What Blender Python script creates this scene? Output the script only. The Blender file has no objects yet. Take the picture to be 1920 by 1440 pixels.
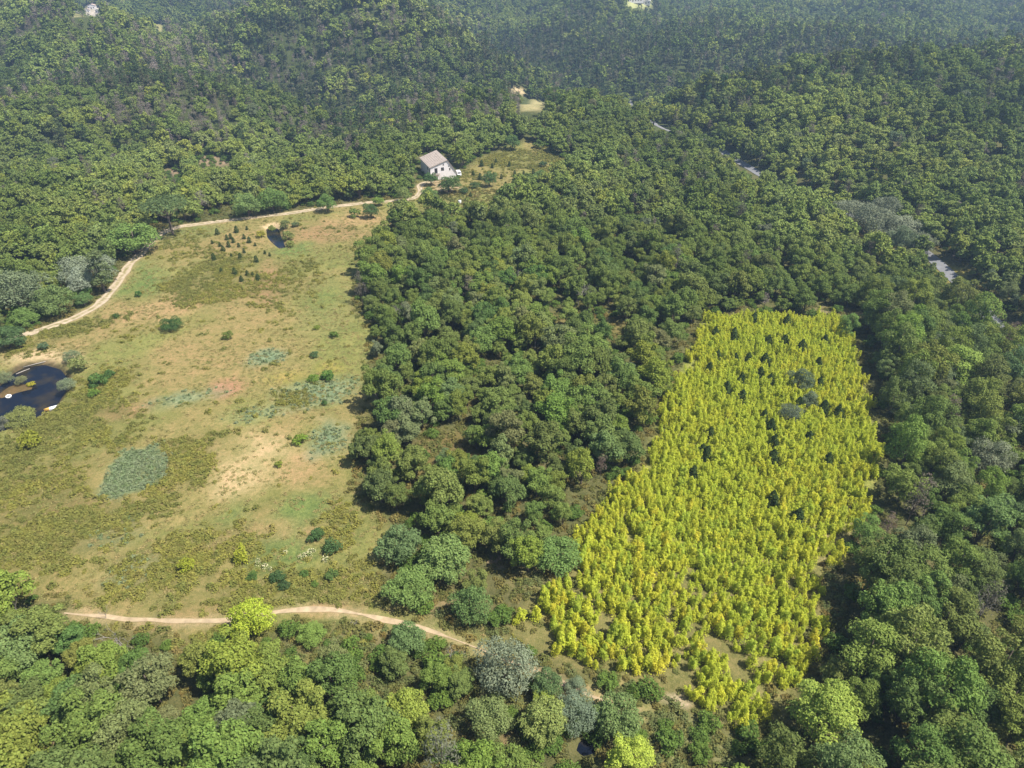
import bpy, math, random
import numpy as np
from mathutils import Vector, Matrix

SC = bpy.context.scene
COL = SC.collection
R = math.radians

# ------------------------------------------------------------------ camera, sky, sun, exposure
CAM_H, PITCH, F = 80.0, R(33.0), 1280.0          # focal length in pixels of the 1920 px wide photograph
cam = bpy.data.objects.new('camera', bpy.data.cameras.new('camera'))
COL.objects.link(cam)
cam.location = (0, 0, CAM_H)
cam.rotation_euler = (R(90) - PITCH, 0, 0)
cam.data.sensor_width = 36
cam.data.lens = 24
cam.data.clip_start = 0.5
cam.data.clip_end = 9000
SC.camera = cam

SUN_ELEV, SUN_AZ = R(60), R(108)                  # azimuth clockwise from +Y
to_sun = Vector((math.sin(SUN_AZ) * math.cos(SUN_ELEV), math.cos(SUN_AZ) * math.cos(SUN_ELEV), math.sin(SUN_ELEV)))
world = bpy.data.worlds.new('World')
SC.world = world
world.use_nodes = True
wn = world.node_tree
bg = wn.nodes['Background']
sky = wn.nodes.new('ShaderNodeTexSky')
sky.sky_type = 'NISHITA'
sky.sun_disc = False
sky.sun_elevation = SUN_ELEV
sky.sun_rotation = SUN_AZ
wn.links.new(sky.outputs[0], bg.inputs[0])
bg.inputs[1].default_value = 0.075
sun = bpy.data.objects.new('sun', bpy.data.lights.new('sun', 'SUN'))
COL.objects.link(sun)
sun.data.energy = 4.6
sun.data.angle = R(0.5)
sun.data.color = (1.0, 0.95, 0.87)
sun.rotation_euler = to_sun.to_track_quat('Z', 'Y').to_euler()
SC.view_settings.view_transform = 'Standard'
SC.view_settings.look = 'None'
SC.view_settings.gamma = 1
SC.view_settings.exposure = 0.82
try:
    SC.cycles.max_bounces = 5
    SC.cycles.diffuse_bounces = 3
    SC.cycles.transmission_bounces = 3
    SC.cycles.volume_bounces = 0
except Exception:
    pass

rng = np.random.default_rng(7)
random.seed(7)

# ------------------------------------------------------------------ terrain heights
def sstep(a, b, v):
    t = np.clip((v - a) / (b - a), 0, 1)
    return t * t * (3 - 2 * t)

def bump(x, y, cx, cy, sx, sy, ang=0.0):
    c, s = math.cos(ang), math.sin(ang)
    u = ((x - cx) * c + (y - cy) * s) / sx
    v = (-(x - cx) * s + (y - cy) * c) / sy
    return np.exp(-(u * u + v * v))

def waves(x, y, L):
    return (np.sin(x / L * 6.28 + 1.7 * np.sin(y / L * 2.1)) + np.sin(y / L * 5.1 + 1.3 * np.sin(x / L * 3.3 + 1)) + np.sin((x + y) / L * 3.7 + 2)) / 3

def h0(x, y):
    x = np.asarray(x, float); y = np.asarray(y, float)
    z = 0.35 * waves(x, y, 47)
    road_x = np.interp(y, [60, 150, 230, 300, 430, 560], [128, 121, 120, 101, 70, 40])
    z = z - 5.0 * np.exp(-((x - road_x) / 22) ** 2) * sstep(60, 160, y) * (1 - sstep(430, 520, y))
    z = z + 30 * bump(x, y, 330, 430, 230, 85, R(8)) * sstep(0, 40, x - road_x)
    z = z + 8 * bump(x, y, 190, 300, 70, 60) * sstep(0, 40, x - road_x)
    z = z + 8 * bump(x, y, 28, 375, 55, 45)                         # spur behind the house
    z = z - 11 * sstep(275, 325, y - 0.1 * x) * (1 - sstep(-95, -45, x)) * (1 - sstep(360, 420, y))
    z = z + 19 * bump(x, y, -310, 372, 115, 30, R(-8))              # low spur
    z = z - 15 * sstep(405, 455, y) * (1 - sstep(500, 620, y))
    z = z + 37 * bump(x, y, -300, 535, 165, 50, R(134)) + 16 * bump(x, y, -430, 600, 120, 90)       # west hill, its ridge running down to the valley
    z = z + 45 * bump(x, y, -120, 612, 125, 66, R(-30))                                              # hill behind it
    z = z - 27 * bump(x, y, 10, 650, 58, 165, R(15)) - 15 * bump(x, y, 240, 548, 170, 45, R(6))   # gorges behind the two hills
    z = z - 21 * bump(x, y, -140, 480, 100, 24, R(126))              # gully between the two
    z = z + 12 * bump(x, y, 250, 640, 90, 100)
    z = z + 48 * sstep(740, 1400, y) + 60 * sstep(1350, 2200, y)
    z = z + 15 * bump(x, y, 90, 860, 90, 170, R(20)) - 9 * bump(x, y, 240, 900, 60, 170, R(-25)) + 13 * bump(x, y, 430, 900, 130, 110) + 8 * bump(x, y, 620, 760, 120, 90)
    z = z + 9 * bump(x, y, -110, 980, 60, 150, R(25)) - 9 * bump(x, y, 0, 930, 45, 170, R(24))
    spur = np.sin((x * 0.93 + y * 0.36) / 15.5 + 0.8 * np.sin(y / 60.0)) + 0.5 * np.sin((x * 0.98 - y * 0.2) / 9.3 + 1.0)
    z = z + 2.6 * spur * sstep(400, 470, y) * (1 - sstep(-40, 40, x - 0.1 * y)) * (1 - sstep(650, 760, y))
    spur2 = np.sin((x * 0.97 - y * 0.25) / 26.0 + 0.9 * np.sin(y / 95.0)) + 0.4 * np.sin((x * 0.9 + y * 0.45) / 15.0 + 2)
    z = z + 8.5 * spur2 * sstep(640, 780, y) * (1 - sstep(1250, 1500, y))
    z = z + 2.6 * np.sin((x * 0.55 + y * 0.83) / 13.0 + np.sin(x / 40.0)) * sstep(35, 70, x - road_x) * sstep(230, 300, y) * (1 - sstep(420, 480, y))
    far = sstep(430, 800, y)
    z = z + far * 4.5 * waves(x, y, 330) + sstep(300, 500, y) * 1.6 * waves(x + 40, y, 120)
    return z

CP, SP = math.cos(PITCH), math.sin(PITCH)

def ray(px, py):
    u = (px - 960) / F; v = (720 - py) / F
    return u, CP + v * SP, -SP + v * CP

TS = np.concatenate([np.arange(40, 700, 2.0), np.arange(700, 2600, 8.0)])
def G(px, py, off=0.0):
    """The place on the ground (or OFF metres above it) along a sight line of the photograph: gives world x, y."""
    dx, dy, dz = ray(px, py)
    d = CAM_H + TS * dz - (h0(TS * dx, TS * dy) + off)
    i = int(np.argmax(d < 0)) or len(TS) - 1
    a, b = TS[i - 1], TS[i]
    for _ in range(18):
        m = (a + b) / 2
        if CAM_H + m * dz - (float(h0(m * dx, m * dy)) + off) < 0: b = m
        else: a = m
    return float(a * dx), float(a * dy)

def proj(x, y, z):
    z = z - CAM_H
    fw = y * CP - z * SP
    up = y * SP + z * CP
    return 960 + F * x / fw, 720 - F * up / fw, fw

def P(pts, off=0.0):
    return np.array([G(a, b, off) for a, b in pts])

def inside(poly, x, y):
    r = np.zeros(np.shape(x), bool)
    n = len(poly)
    for i in range(n):
        x1, y1 = poly[i]; x2, y2 = poly[(i + 1) % n]
        c = (y1 > y) != (y2 > y)
        with np.errstate(divide='ignore', invalid='ignore'):
            xi = (x2 - x1) * (y - y1) / (y2 - y1 + 1e-12) + x1
        r ^= c & (x < xi)
    return r

def dist_line(pts, x, y, closed=False):
    d = np.full(np.shape(x), 1e9)
    n = len(pts)
    for i in range(n if closed else n - 1):
        ax, ay = pts[i]; bx, by = pts[(i + 1) % n]
        vx, vy = bx - ax, by - ay
        t = np.clip(((x - ax) * vx + (y - ay) * vy) / (vx * vx + vy * vy + 1e-9), 0, 1)
        d = np.minimum(d, np.hypot(x - ax - t * vx, y - ay - t * vy))
    return d

def sdist(poly, x, y):
    d = dist_line(poly, x, y, True)
    return np.where(inside(poly, x, y), -d, d)

def smooth_line(pts, step=1.5):
    pts = np.array(pts, float)
    q = [pts[0]] + list(pts) + [pts[-1]]
    out = []
    for i in range(1, len(q) - 2):
        p0, p1, p2, p3 = q[i - 1], q[i], q[i + 1], q[i + 2]
        n = max(2, int(np.hypot(*(p2 - p1)) / step))
        for k in range(n):
            t = k / n
            out.append(0.5 * (2 * p1 + (p2 - p0) * t + (2 * p0 - 5 * p1 + 4 * p2 - p3) * t * t + (3 * p1 - p0 - 3 * p2 + p3) * t ** 3))
    out.append(pts[-1])
    return np.array(out)

# ------------------------------------------------------------------ plan of the place (outlines on the ground)
MEADOW = P([(-120, 690), (20, 640), (140, 595), (210, 545), (250, 488), (300, 438), (345, 424), (440, 411), (540, 399), (620, 387), (700, 378), (765, 372),
            (800, 372), (800, 395), (745, 412), (715, 470), (672, 520), (662, 580), (700, 620), (688, 690), (700, 740), (672, 800), (672, 880), (660, 930), (715, 965), (735, 1050), (700, 1090),
            (735, 1140), (850, 1170), (905, 1190), (960, 1230), (935, 1245), (800, 1195), (700, 1172), (560, 1170), (430, 1200), (360, 1200), (280, 1175), (170, 1165), (140, 1130), (0, 1105), (-160, 1105)])
PLOT = P([(1322, 600), (1420, 592), (1585, 600), (1610, 690), (1632, 800), (1638, 900), (1600, 1000), (1545, 1075), (1535, 1180), (1505, 1270), (1425, 1385), (1330, 1345), (1235, 1300), (1180, 1275),
          (1040, 1240), (985, 1210), (958, 1175), (1000, 1120), (1062, 1050), (1130, 955), (1215, 870), (1243, 775), (1290, 675)])
YARD = P([(865, 335), (890, 300), (990, 262), (1085, 310), (1010, 345), (930, 372), (905, 395), (850, 410), (800, 395), (770, 360), (800, 335)])
POND = P([(-70, 700), (-10, 715), (15, 692), (40, 679), (85, 674), (118, 684), (134, 703), (130, 725), (110, 757), (88, 772), (68, 783), (20, 800), (-60, 830)])
POND2 = P([(495, 424), (512, 419), (524, 423), (530, 445), (536, 462), (524, 464), (508, 452), (498, 440)])
POOL = P([(1065, 1400), (1080, 1372), (1120, 1362), (1140, 1385), (1130, 1415), (1090, 1425)])
TRACK = smooth_line(P([(-60, 668), (20, 638), (80, 617), (140, 596), (185, 570), (215, 538), (240, 500), (268, 472), (300, 440), (345, 424), (440, 412), (540, 400), (620, 388), (690, 380), (745, 376), (775, 372), (788, 360), (787, 350), (795, 343), (812, 340)]))
PATH = smooth_line(P([(120, 1150), (200, 1158), (280, 1164), (340, 1166), (430, 1163), (520, 1146), (600, 1142), (680, 1153), (740, 1166), (800, 1182), (860, 1202), (930, 1228), (1010, 1262), (1090, 1295), (1190, 1335)]))
ROAD = smooth_line(P([(2050, 760), (1950, 690), (1865, 605), (1810, 545), (1750, 487), (1690, 445), (1620, 410), (1540, 382), (1440, 335), (1400, 312), (1350, 282), (1290, 252), (1230, 234), (1200, 215), (1184, 200), (1176, 185)]), 3)
ISLE = P([(-30, 742), (6, 716), (40, 706), (66, 711), (76, 719), (60, 728), (30, 734), (0, 746)])

def h(x, y):
    z = h0(x, y)
    x = np.asarray(x, float); y = np.asarray(y, float)
    for poly, depth, w in ((POND, 2.0, 3.0), (POND2, 1.7, 1.6), (POOL, 1.2, 2.0)):
        cx, cy = poly.mean(0)
        near = np.hypot(x - cx, y - cy) < 60
        if np.any(near):
            d = sdist(poly, x[near] if x.ndim else x, y[near] if y.ndim else y)
            c = depth * (1 - sstep(-w, 0.9, d))
            if poly is POND:
                di = sdist(ISLE, x[near] if x.ndim else x, y[near] if y.ndim else y)
                c = c - 1.36 * (1 - sstep(-2.0, 0.8, di)) * np.minimum(1, c)
            if z.ndim:
                z[near] -= c
            else:
                z = z - c
    return z

def Z(x, y):
    return float(h(np.array([x]), np.array([y]))[0])

# ------------------------------------------------------------------ mesh and object helpers
def mesh_of(name, v, f, mats, midx=None, smooth=False):
    me = bpy.data.meshes.new(name)
    me.from_pydata([tuple(p) for p in v], [], [tuple(q) for q in f])
    for m in (mats if isinstance(mats, (list, tuple)) else [mats]):
        me.materials.append(m)
    if midx is not None:
        me.polygons.foreach_set('material_index', np.asarray(midx, np.int32))
    if smooth:
        me.polygons.foreach_set('use_smooth', np.ones(len(me.polygons), bool))
    me.update()
    return me

def link(name, data, parent=None, loc=None, rz=0.0, scale=None):
    o = bpy.data.objects.new(name, data)
    COL.objects.link(o)
    if parent is not None: o.parent = parent
    if loc is not None: o.location = loc
    o.rotation_euler = (0, 0, rz)
    if scale is not None: o.scale = scale
    return o

def tag(o, label=None, cat=None, group=None, kind=None):
    if label: o['label'] = label
    if cat: o['category'] = cat
    if group: o['group'] = group
    if kind: o['kind'] = kind
    return o

class MB:
    def __init__(s): s.v = []; s.f = []; s.m = []
    def add(s, v, f, m=0):
        b = len(s.v); s.v += [tuple(p) for p in v]; s.f += [tuple(i + b for i in q) for q in f]; s.m += [m] * len(f)
    def box(s, x0, x1, y0, y1, z0, z1, m=0):
        s.add([(x0, y0, z0), (x1, y0, z0), (x1, y1, z0), (x0, y1, z0), (x0, y0, z1), (x1, y0, z1), (x1, y1, z1), (x0, y1, z1)],
              [(3, 2, 1, 0), (4, 5, 6, 7), (0, 1, 5, 4), (1, 2, 6, 5), (2, 3, 7, 6), (3, 0, 4, 7)], m)
    def tube(s, pts, rad, n=6, m=0):
        pts = [Vector(p) for p in pts]
        v, f = [], []
        for i, p in enumerate(pts):
            d = (pts[min(i + 1, len(pts) - 1)] - pts[max(i - 1, 0)]).normalized()
            a = d.orthogonal().normalized(); b = d.cross(a)
            for k in range(n):
                t = 2 * math.pi * k / n
                v.append(p + (a * math.cos(t) + b * math.sin(t)) * rad[i])
        for i in range(len(pts) - 1):
            for k in range(n):
                f.append((i * n + k, i * n + (k + 1) % n, (i + 1) * n + (k + 1) % n, (i + 1) * n + k))
        f.append(tuple(range(n))[::-1]); f.append(tuple((len(pts) - 1) * n + k for k in range(n)))
        s.add(v, f, m)
    def mesh(s, name, mats, smooth=False):
        return mesh_of(name, s.v, s.f, mats, s.m, smooth)

# ------------------------------------------------------------------ materials
def new_mat(name):
    m = bpy.data.materials.new(name); m.use_nodes = True
    nt = m.node_tree
    return m, nt, nt.nodes['Principled BSDF']

def mat(name, col, rough=0.8, noise=0.25, scale=2.0, spec=0.3, bump_=0.0):
    m, nt, b = new_mat(name)
    tc = nt.nodes.new('ShaderNodeTexCoord'); n = nt.nodes.new('ShaderNodeTexNoise'); n.inputs['Scale'].default_value = scale; n.inputs['Detail'].default_value = 6
    nt.links.new(tc.outputs['Object'], n.inputs['Vector'])
    r = nt.nodes.new('ShaderNodeValToRGB')
    r.color_ramp.elements[0].position = 0.3; r.color_ramp.elements[1].position = 0.7
    r.color_ramp.elements[0].color = (*[c * (1 - noise) for c in col], 1); r.color_ramp.elements[1].color = (*[min(1, c * (1 + noise)) for c in col], 1)
    nt.links.new(n.outputs['Fac'], r.inputs[0]); nt.links.new(r.outputs[0], b.inputs['Base Color'])
    b.inputs['Roughness'].default_value = rough; b.inputs['Specular IOR Level'].default_value = spec
    if bump_:
        bm = nt.nodes.new('ShaderNodeBump'); bm.inputs['Strength'].default_value = bump_; bm.inputs['Distance'].default_value = 0.3
        nt.links.new(n.outputs['Fac'], bm.inputs['Height']); nt.links.new(bm.outputs[0], b.inputs['Normal'])
    return m

def leaf_mat(name, cols, transl=0.22, patch=None, leafvar=0.28, pscale=0.02, gain=1.0, huev=0.009, stand=False):
    """Foliage: the tint is the object's colour for a tree of its own, else one of COLS by chance; every leaf clump varies a little."""
    m, nt, b = new_mat(name)
    L = nt.links.new
    oi = nt.nodes.new('ShaderNodeObjectInfo'); geo = nt.nodes.new('ShaderNodeNewGeometry')
    ramp = nt.nodes.new('ShaderNodeValToRGB'); cr = ramp.color_ramp
    while len(cr.elements) < len(cols): cr.elements.new(0.5)
    for i, c in enumerate(cols):
        cr.elements[i].position = i / max(1, len(cols) - 1); cr.elements[i].color = (*c, 1)
    L(oi.outputs['Random'], ramp.inputs[0])
    base = ramp.outputs[0]
    if patch:
        n = nt.nodes.new('ShaderNodeTexNoise'); n.inputs['Scale'].default_value = pscale; n.inputs['Detail'].default_value = 3
        L(geo.outputs['Position'], n.inputs['Vector'])
        mr = nt.nodes.new('ShaderNodeMapRange'); mr.inputs[1].default_value = 0.45; mr.inputs[2].default_value = 0.62
        L(n.outputs['Fac'], mr.inputs[0])
        mx = nt.nodes.new('ShaderNodeMixRGB'); mx.inputs[2].default_value = (*patch, 1)
        ml = nt.nodes.new('ShaderNodeMath'); ml.operation = 'MULTIPLY'; ml.inputs[1].default_value = 0.6
        L(mr.outputs[0], ml.inputs[0]); L(ml.outputs[0], mx.inputs[0]); L(base, mx.inputs[1]); base = mx.outputs[0]
    if stand:
        n2 = nt.nodes.new('ShaderNodeTexNoise'); n2.inputs['Scale'].default_value = 0.011; n2.inputs['Detail'].default_value = 4; n2.inputs['Roughness'].default_value = .6
        L(oi.outputs['Location'], n2.inputs['Vector'])
        m2 = nt.nodes.new('ShaderNodeMapRange'); m2.inputs[1].default_value = 0.36; m2.inputs[2].default_value = 0.64; m2.inputs[3].default_value = .66; m2.inputs[4].default_value = 1.30
        L(n2.outputs['Fac'], m2.inputs[0])
        hs2 = nt.nodes.new('ShaderNodeHueSaturation'); L(base, hs2.inputs['Color']); L(m2.outputs[0], hs2.inputs['Value'])
        m3 = nt.nodes.new('ShaderNodeMapRange'); m3.inputs[1].default_value = 0.36; m3.inputs[2].default_value = 0.64; m3.inputs[3].default_value = .515; m3.inputs[4].default_value = .49
        L(n2.outputs['Fac'], m3.inputs[0]); L(m3.outputs[0], hs2.inputs['Hue']); base = hs2.outputs[0]
    mix = nt.nodes.new('ShaderNodeMixRGB'); L(oi.outputs['Alpha'], mix.inputs[0]); L(base, mix.inputs[1]); L(oi.outputs['Color'], mix.inputs[2])
    hs = nt.nodes.new('ShaderNodeHueSaturation'); L(mix.outputs[0], hs.inputs['Color'])
    v = nt.nodes.new('ShaderNodeMapRange'); v.inputs[3].default_value = (1 - leafvar) * gain; v.inputs[4].default_value = (1 + leafvar) * gain
    L(geo.outputs['Random Per Island'], v.inputs[0]); L(v.outputs[0], hs.inputs['Value'])
    hv = nt.nodes.new('ShaderNodeMath'); hv.operation = 'MULTIPLY_ADD'; hv.inputs[1].default_value = 7.31; hv.inputs[2].default_value = 0.0
    L(geo.outputs['Random Per Island'], hv.inputs[0])
    fr = nt.nodes.new('ShaderNodeMath'); fr.operation = 'FRACT'; L(hv.outputs[0], fr.inputs[0])
    h2 = nt.nodes.new('ShaderNodeMapRange'); h2.inputs[3].default_value = 0.5 - huev; h2.inputs[4].default_value = 0.5 + huev
    L(fr.outputs[0], h2.inputs[0]); L(h2.outputs[0], hs.inputs['Hue'])
    dif = nt.nodes.new('ShaderNodeBsdfDiffuse'); tr = nt.nodes.new('ShaderNodeBsdfTranslucent'); ms = nt.nodes.new('ShaderNodeMixShader'); ms.inputs[0].default_value = transl
    L(hs.outputs[0], dif.inputs[0]); L(hs.outputs[0], tr.inputs[0]); L(dif.outputs[0], ms.inputs[1]); L(tr.outputs[0], ms.inputs[2])
    out = nt.nodes['Material Output']; nt.nodes.remove(b); L(ms.outputs[0], out.inputs['Surface'])
    return m

OAKC = [(0.083, 0.110, 0.026), (0.105, 0.130, 0.031), (0.073, 0.097, 0.030), (0.120, 0.140, 0.029), (0.094, 0.112, 0.039), (0.137, 0.152, 0.028)]
M_OAK = leaf_mat('oak_leaves', OAKC, stand=True, patch=(0.104, 0.138, 0.036), gain=2.0)
M_LOC = leaf_mat('locust_leaves', [(0.072, 0.100, 0.025), (0.092, 0.116, 0.027), (0.064, 0.088, 0.028), (0.116, 0.132, 0.027)], gain=2.35)
M_PINE = leaf_mat('pine_needles', [(0.042, 0.066, 0.026), (0.058, 0.080, 0.030), (0.072, 0.082, 0.040), (0.10, 0.095, 0.056)], gain=1.6)
M_YPINE = leaf_mat('young_pine_needles', [(0.050, 0.080, 0.026), (0.066, 0.098, 0.030)])
M_SILV = leaf_mat('silver_leaves', [(0.20, 0.22, 0.13), (0.16, 0.19, 0.10), (0.18, 0.19, 0.13)], gain=1.0)
M_GREY = leaf_mat('withered_leaves', [(0.19, 0.155, 0.125), (0.24, 0.20, 0.175), (0.15, 0.14, 0.085)], gain=1.3)
M_BUSH = leaf_mat('bush_leaves', [(0.07, 0.115, 0.026), (0.10, 0.15, 0.03)], gain=1.4)
M_SAP = leaf_mat('yellow_leaves', [(0.42, 0.43, 0.050), (0.36, 0.41, 0.052), (0.44, 0.44, 0.050), (0.39, 0.425, 0.050), (0.46, 0.445, 0.050), (0.33, 0.39, 0.054)], transl=0.5, patch=(0.37, 0.425, 0.052), pscale=0.045, gain=1.4, huev=0.004, leafvar=.2)
M_HEATH = leaf_mat('heath_leaves', [(0.185, 0.180, 0.040), (0.235, 0.218, 0.052), (0.150, 0.160, 0.040), (0.22, 0.190, 0.055)], patch=(0.14, 0.15, 0.045), pscale=0.06, gain=1.25)
M_BRACK = leaf_mat('bracken_leaves', [(0.18, 0.135, 0.042), (0.15, 0.135, 0.042), (0.125, 0.135, 0.040), (0.20, 0.16, 0.055)], patch=(0.12, 0.14, 0.042), pscale=0.05, gain=1.2)
M_GRASS = leaf_mat('grass_blades', [(0.22, 0.19, 0.07), (0.19, 0.19, 0.064), (0.27, 0.21, 0.09), (0.18, 0.19, 0.06)], patch=(0.22, 0.19, 0.075), pscale=0.05, gain=1.3)
M_SAGE = leaf_mat('sage_fern_leaves', [(0.21, 0.27, 0.125), (0.25, 0.29, 0.16), (0.18, 0.24, 0.10)])
M_BARK = mat('bark', (0.14, 0.11, 0.085), 0.9, 0.3, 3)
M_PALE = mat('dead_wood', (0.30, 0.27, 0.24), 0.9, 0.2, 3)
M_CREAM = leaf_mat('cream_blossom', [(0.62, 0.58, 0.36), (0.55, 0.52, 0.30)])

# ------------------------------------------------------------------ plant shapes
def cards(c, n, size, aspect, rg, flat=None):
    """Diamond leaf clumps at points C with normals N. Returns verts and faces."""
    k = len(c)
    ref = rg.normal(size=(k, 3))
    if flat is not None: ref = ref * (1 - flat[1]) + np.array(flat[0]) * flat[1]
    n = n / (np.linalg.norm(n, axis=1, keepdims=True) + 1e-9)
    t = ref - n * (ref * n).sum(1, keepdims=True); t /= np.linalg.norm(t, axis=1, keepdims=True) + 1e-9
    b = np.cross(n, t)
    s = (size * rg.uniform(0.4, 1.45, k))[:, None]
    w = s * aspect
    v = np.stack([c - t * s * .5, c + b * w * .5 + n * s * .06, c + t * s * .5, c - b * w * .5 + n * s * .06], 1).reshape(-1, 3)
    f = np.arange(4 * k).reshape(k, 4)
    return v, f

def crown_arrays(seed, rad, height, base, n_lobes, n_cards, size, shape='oak', aspect=0.75):
    rg = np.random.default_rng(seed)
    lobes = []
    H = height - base
    for i in range(n_lobes):
        for _ in range(40):
            if shape == 'column':
                t = rg.uniform(0.05, 0.92); rr = rad * 0.5 * (1 - 0.55 * t); a = rg.uniform(0, 6.283)
                c = np.array([rr * math.cos(a), rr * math.sin(a), base + H * t]); lr = rad * rg.uniform(0.38, 0.55) * (1 - 0.35 * t)
            elif shape == 'umbrella':
                a = rg.uniform(0, 6.283); q = math.sqrt(rg.uniform(0, 1)) * rad * 0.8
                c = np.array([q * math.cos(a), q * math.sin(a), height - 1.2 - 0.9 * (q / rad) ** 2]); lr = rad * rg.uniform(0.2, 0.3)
            else:
                a = rg.uniform(0, 6.283); q = math.sqrt(rg.uniform(0.0, 1)) * rad * 0.80
                top = height - 0.33 * rad - (H * 0.46) * (q / rad) ** 2 + rg.normal(0, 0.13) * rad
                c = np.array([q * math.cos(a), q * math.sin(a), base + 0.25 * rad + (top - base - 0.25 * rad) * (1 - rg.uniform(0, 1) ** 1.6 * 0.75)])
                lr = rad * (rg.uniform(0.15, 0.36) if shape == 'oak' else rg.uniform(.3, .5) if shape == 'bush' else rg.uniform(.17, .40))
            if all(np.linalg.norm(c - l[0]) > 0.62 * min(lr, l[1]) + 0.12 * rad for l in lobes): break
        lobes.append((c, lr))
    if shape == 'oak':                                   # lopsided: some side lobes missing, one or two leaders sticking out
        a0 = rg.uniform(0, 6.283); sq_ = rg.uniform(.78, 1.0)
        lobes = [l for l in lobes if not (math.cos(math.atan2(l[0][1], l[0][0]) - a0) > .55 and math.hypot(l[0][0], l[0][1]) > .42 * rad and rg.uniform() < .65)]
        for c, _ in lobes: c[0] *= sq_
        for _ in range(3):
            a = rg.uniform(0, 6.283); q = rg.uniform(.2, .9) * rad
            lobes.append((np.array([q * math.cos(a), q * math.sin(a), base + H * rg.uniform(.55, 1.02) * (1 - .25 * q / rad)]), rad * rg.uniform(.13, .22)))
    C = np.array([l[0] for l in lobes]); Lr = np.array([l[1] for l in lobes])
    pts, nrm = [], []
    need = n_cards
    p = Lr ** 2 / (Lr ** 2).sum()
    while need > 0:
        k = need * 2 + 20
        i = rg.choice(len(lobes), k, p=p)
        d = rg.normal(size=(k, 3)); d /= np.linalg.norm(d, axis=1, keepdims=True)
        d[:, 2] = np.where(d[:, 2] < -0.35, -d[:, 2], d[:, 2])
        rr = Lr[i] * np.clip(1.02 - np.abs(rg.normal(0, 0.16, k)), 0.4, 1.1) * (1 + 0.24 * np.sin(d[:, 0] * 9 + i) * np.sin(d[:, 1] * 8 + 2 * i))
        sq = np.array([1, 1, 0.60 if shape == 'umbrella' else 0.82])
        q = C[i] + d * rr[:, None] * sq
        dist = np.linalg.norm((q[:, None] - C[None]) / sq, axis=2) / Lr[None]
        ok = (dist.min(1) > 0.70) & (q[:, 2] > base * 0.7)
        q, dd = q[ok][:need], d[ok][:need]
        pts.append(q); nrm.append(dd); need -= len(q)
    c = np.concatenate(pts); n = np.concatenate(nrm)
    n = n * 0.75 + rg.normal(size=n.shape) * 0.45 + np.array([0, 0, 0.34])
    v, f = cards(c, n, size, aspect, rg)
    return v, f, C, Lr

def trunk_mb(seed, height, base, rad, C, tr=0.2, limbs=5):
    rg = random.Random(seed)
    m = MB()
    bend = Vector((rg.uniform(-.3, .3), rg.uniform(-.3, .3), 0))
    top = Vector((0, 0, height * 0.72)) + bend
    m.tube([(0, 0, -0.6), (0, 0, 0.1), Vector((0, 0, base)) + bend * .5, top], [tr * 1.35, tr * 1.1, tr * .8, tr * .25], 6)
    idx = list(range(len(C))); rg.shuffle(idx)
    for i in idx[:limbs]:
        e = Vector(C[i]); s = Vector((0, 0, base * rg.uniform(0.6, 1.0))) + bend * .4
        mid = s.lerp(e, 0.5) + Vector((0, 0, -0.25))
        m.tube([s, mid, e], [tr * .55, tr * .38, tr * .12], 5)
    return m

KINDS = {}
def add_kind(key, leafm, n_var, rad, height, base, lobes, n_cards, size, shape='oak', tr=0.2, aspect=0.75, lods=(1.0,), limbs=5, barkm=None):
    """N_VAR shapes of a kind: a crown mesh and a trunk mesh each, and lighter joined meshes for the far-off mass."""
    out = []
    for i in range(n_var):
        sd = abs(hash_(key)) % 9999 + i * 31
        rg = random.Random(sd)
        r_, h_, b_ = rad * rg.uniform(.9, 1.1), height * rg.uniform(.88, 1.12), base * rg.uniform(.8, 1.2)
        d = {'rad': r_, 'h': h_}
        v, f, C, Lr = crown_arrays(sd, r_, h_, b_, lobes, n_cards, size, shape, aspect)
        d['crown'] = mesh_of(key + '_crown', v, f, leafm)
        tm = trunk_mb(sd, h_, b_, r_, C, tr, limbs)
        d['trunk'] = tm.mesh(key + '_trunk', barkm or M_BARK, True)
        d['lod'] = []
        for j, q in enumerate(lods):
            v2, f2, C2, _ = crown_arrays(sd, r_, h_, b_, lobes, max(30, int(n_cards * q)), size / math.sqrt(q) * (1.0 if j == 0 else 0.95), shape, aspect)
            fl = [tuple(int(a) for a in t) for t in f2] + [tuple(a + len(v2) for a in t) for t in tm.f]
            me = mesh_of(key + '_tree', list(map(tuple, v2)) + tm.v, fl, [leafm, barkm or M_BARK], [0] * len(f2) + [1] * len(tm.f))
            d['lod'].append(me)
        out.append(d)
    KINDS[key] = out

def hash_(s):
    v = 7
    for c in s: v = (v * 131 + ord(c)) % 1000003
    return v

add_kind('oak', M_OAK, 10, 3.6, 8.2, 1.1, 28, 7600, 0.275, lods=(1.0, 0.2, 0.06), tr=0.22)
add_kind('locust', M_LOC, 8, 3.7, 10.0, 1.4, 30, 8400, 0.26, lods=(1.0, 0.2, 0.06), tr=0.2, aspect=0.6)
add_kind('dome', M_OAK, 6, 3.6, 6.0, 0.35, 30, 8200, 0.24, shape='dome', lods=(), tr=0.2)
add_kind('sdome', M_SILV, 5, 3.4, 5.6, 0.3, 30, 9500, 0.165, shape='dome', lods=(), tr=0.16)
add_kind('pine', M_PINE, 4, 2.2, 10.5, 3.4, 12, 1500, 0.40, shape='column', lods=(1.0, 0.35, 0.14), tr=0.17, aspect=0.5)
add_kind('silver', M_SILV, 4, 3.2, 7.6, 1.5, 24, 4800, 0.28, lods=(1.0, 0.3, 0.12), tr=0.16)
add_kind('withered', M_GREY, 3, 2.2, 9.0, 3.0, 12, 800, 0.36, shape='column', lods=(1.0, 0.6, 0.25), tr=0.08, aspect=0.3, limbs=9)
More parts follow.
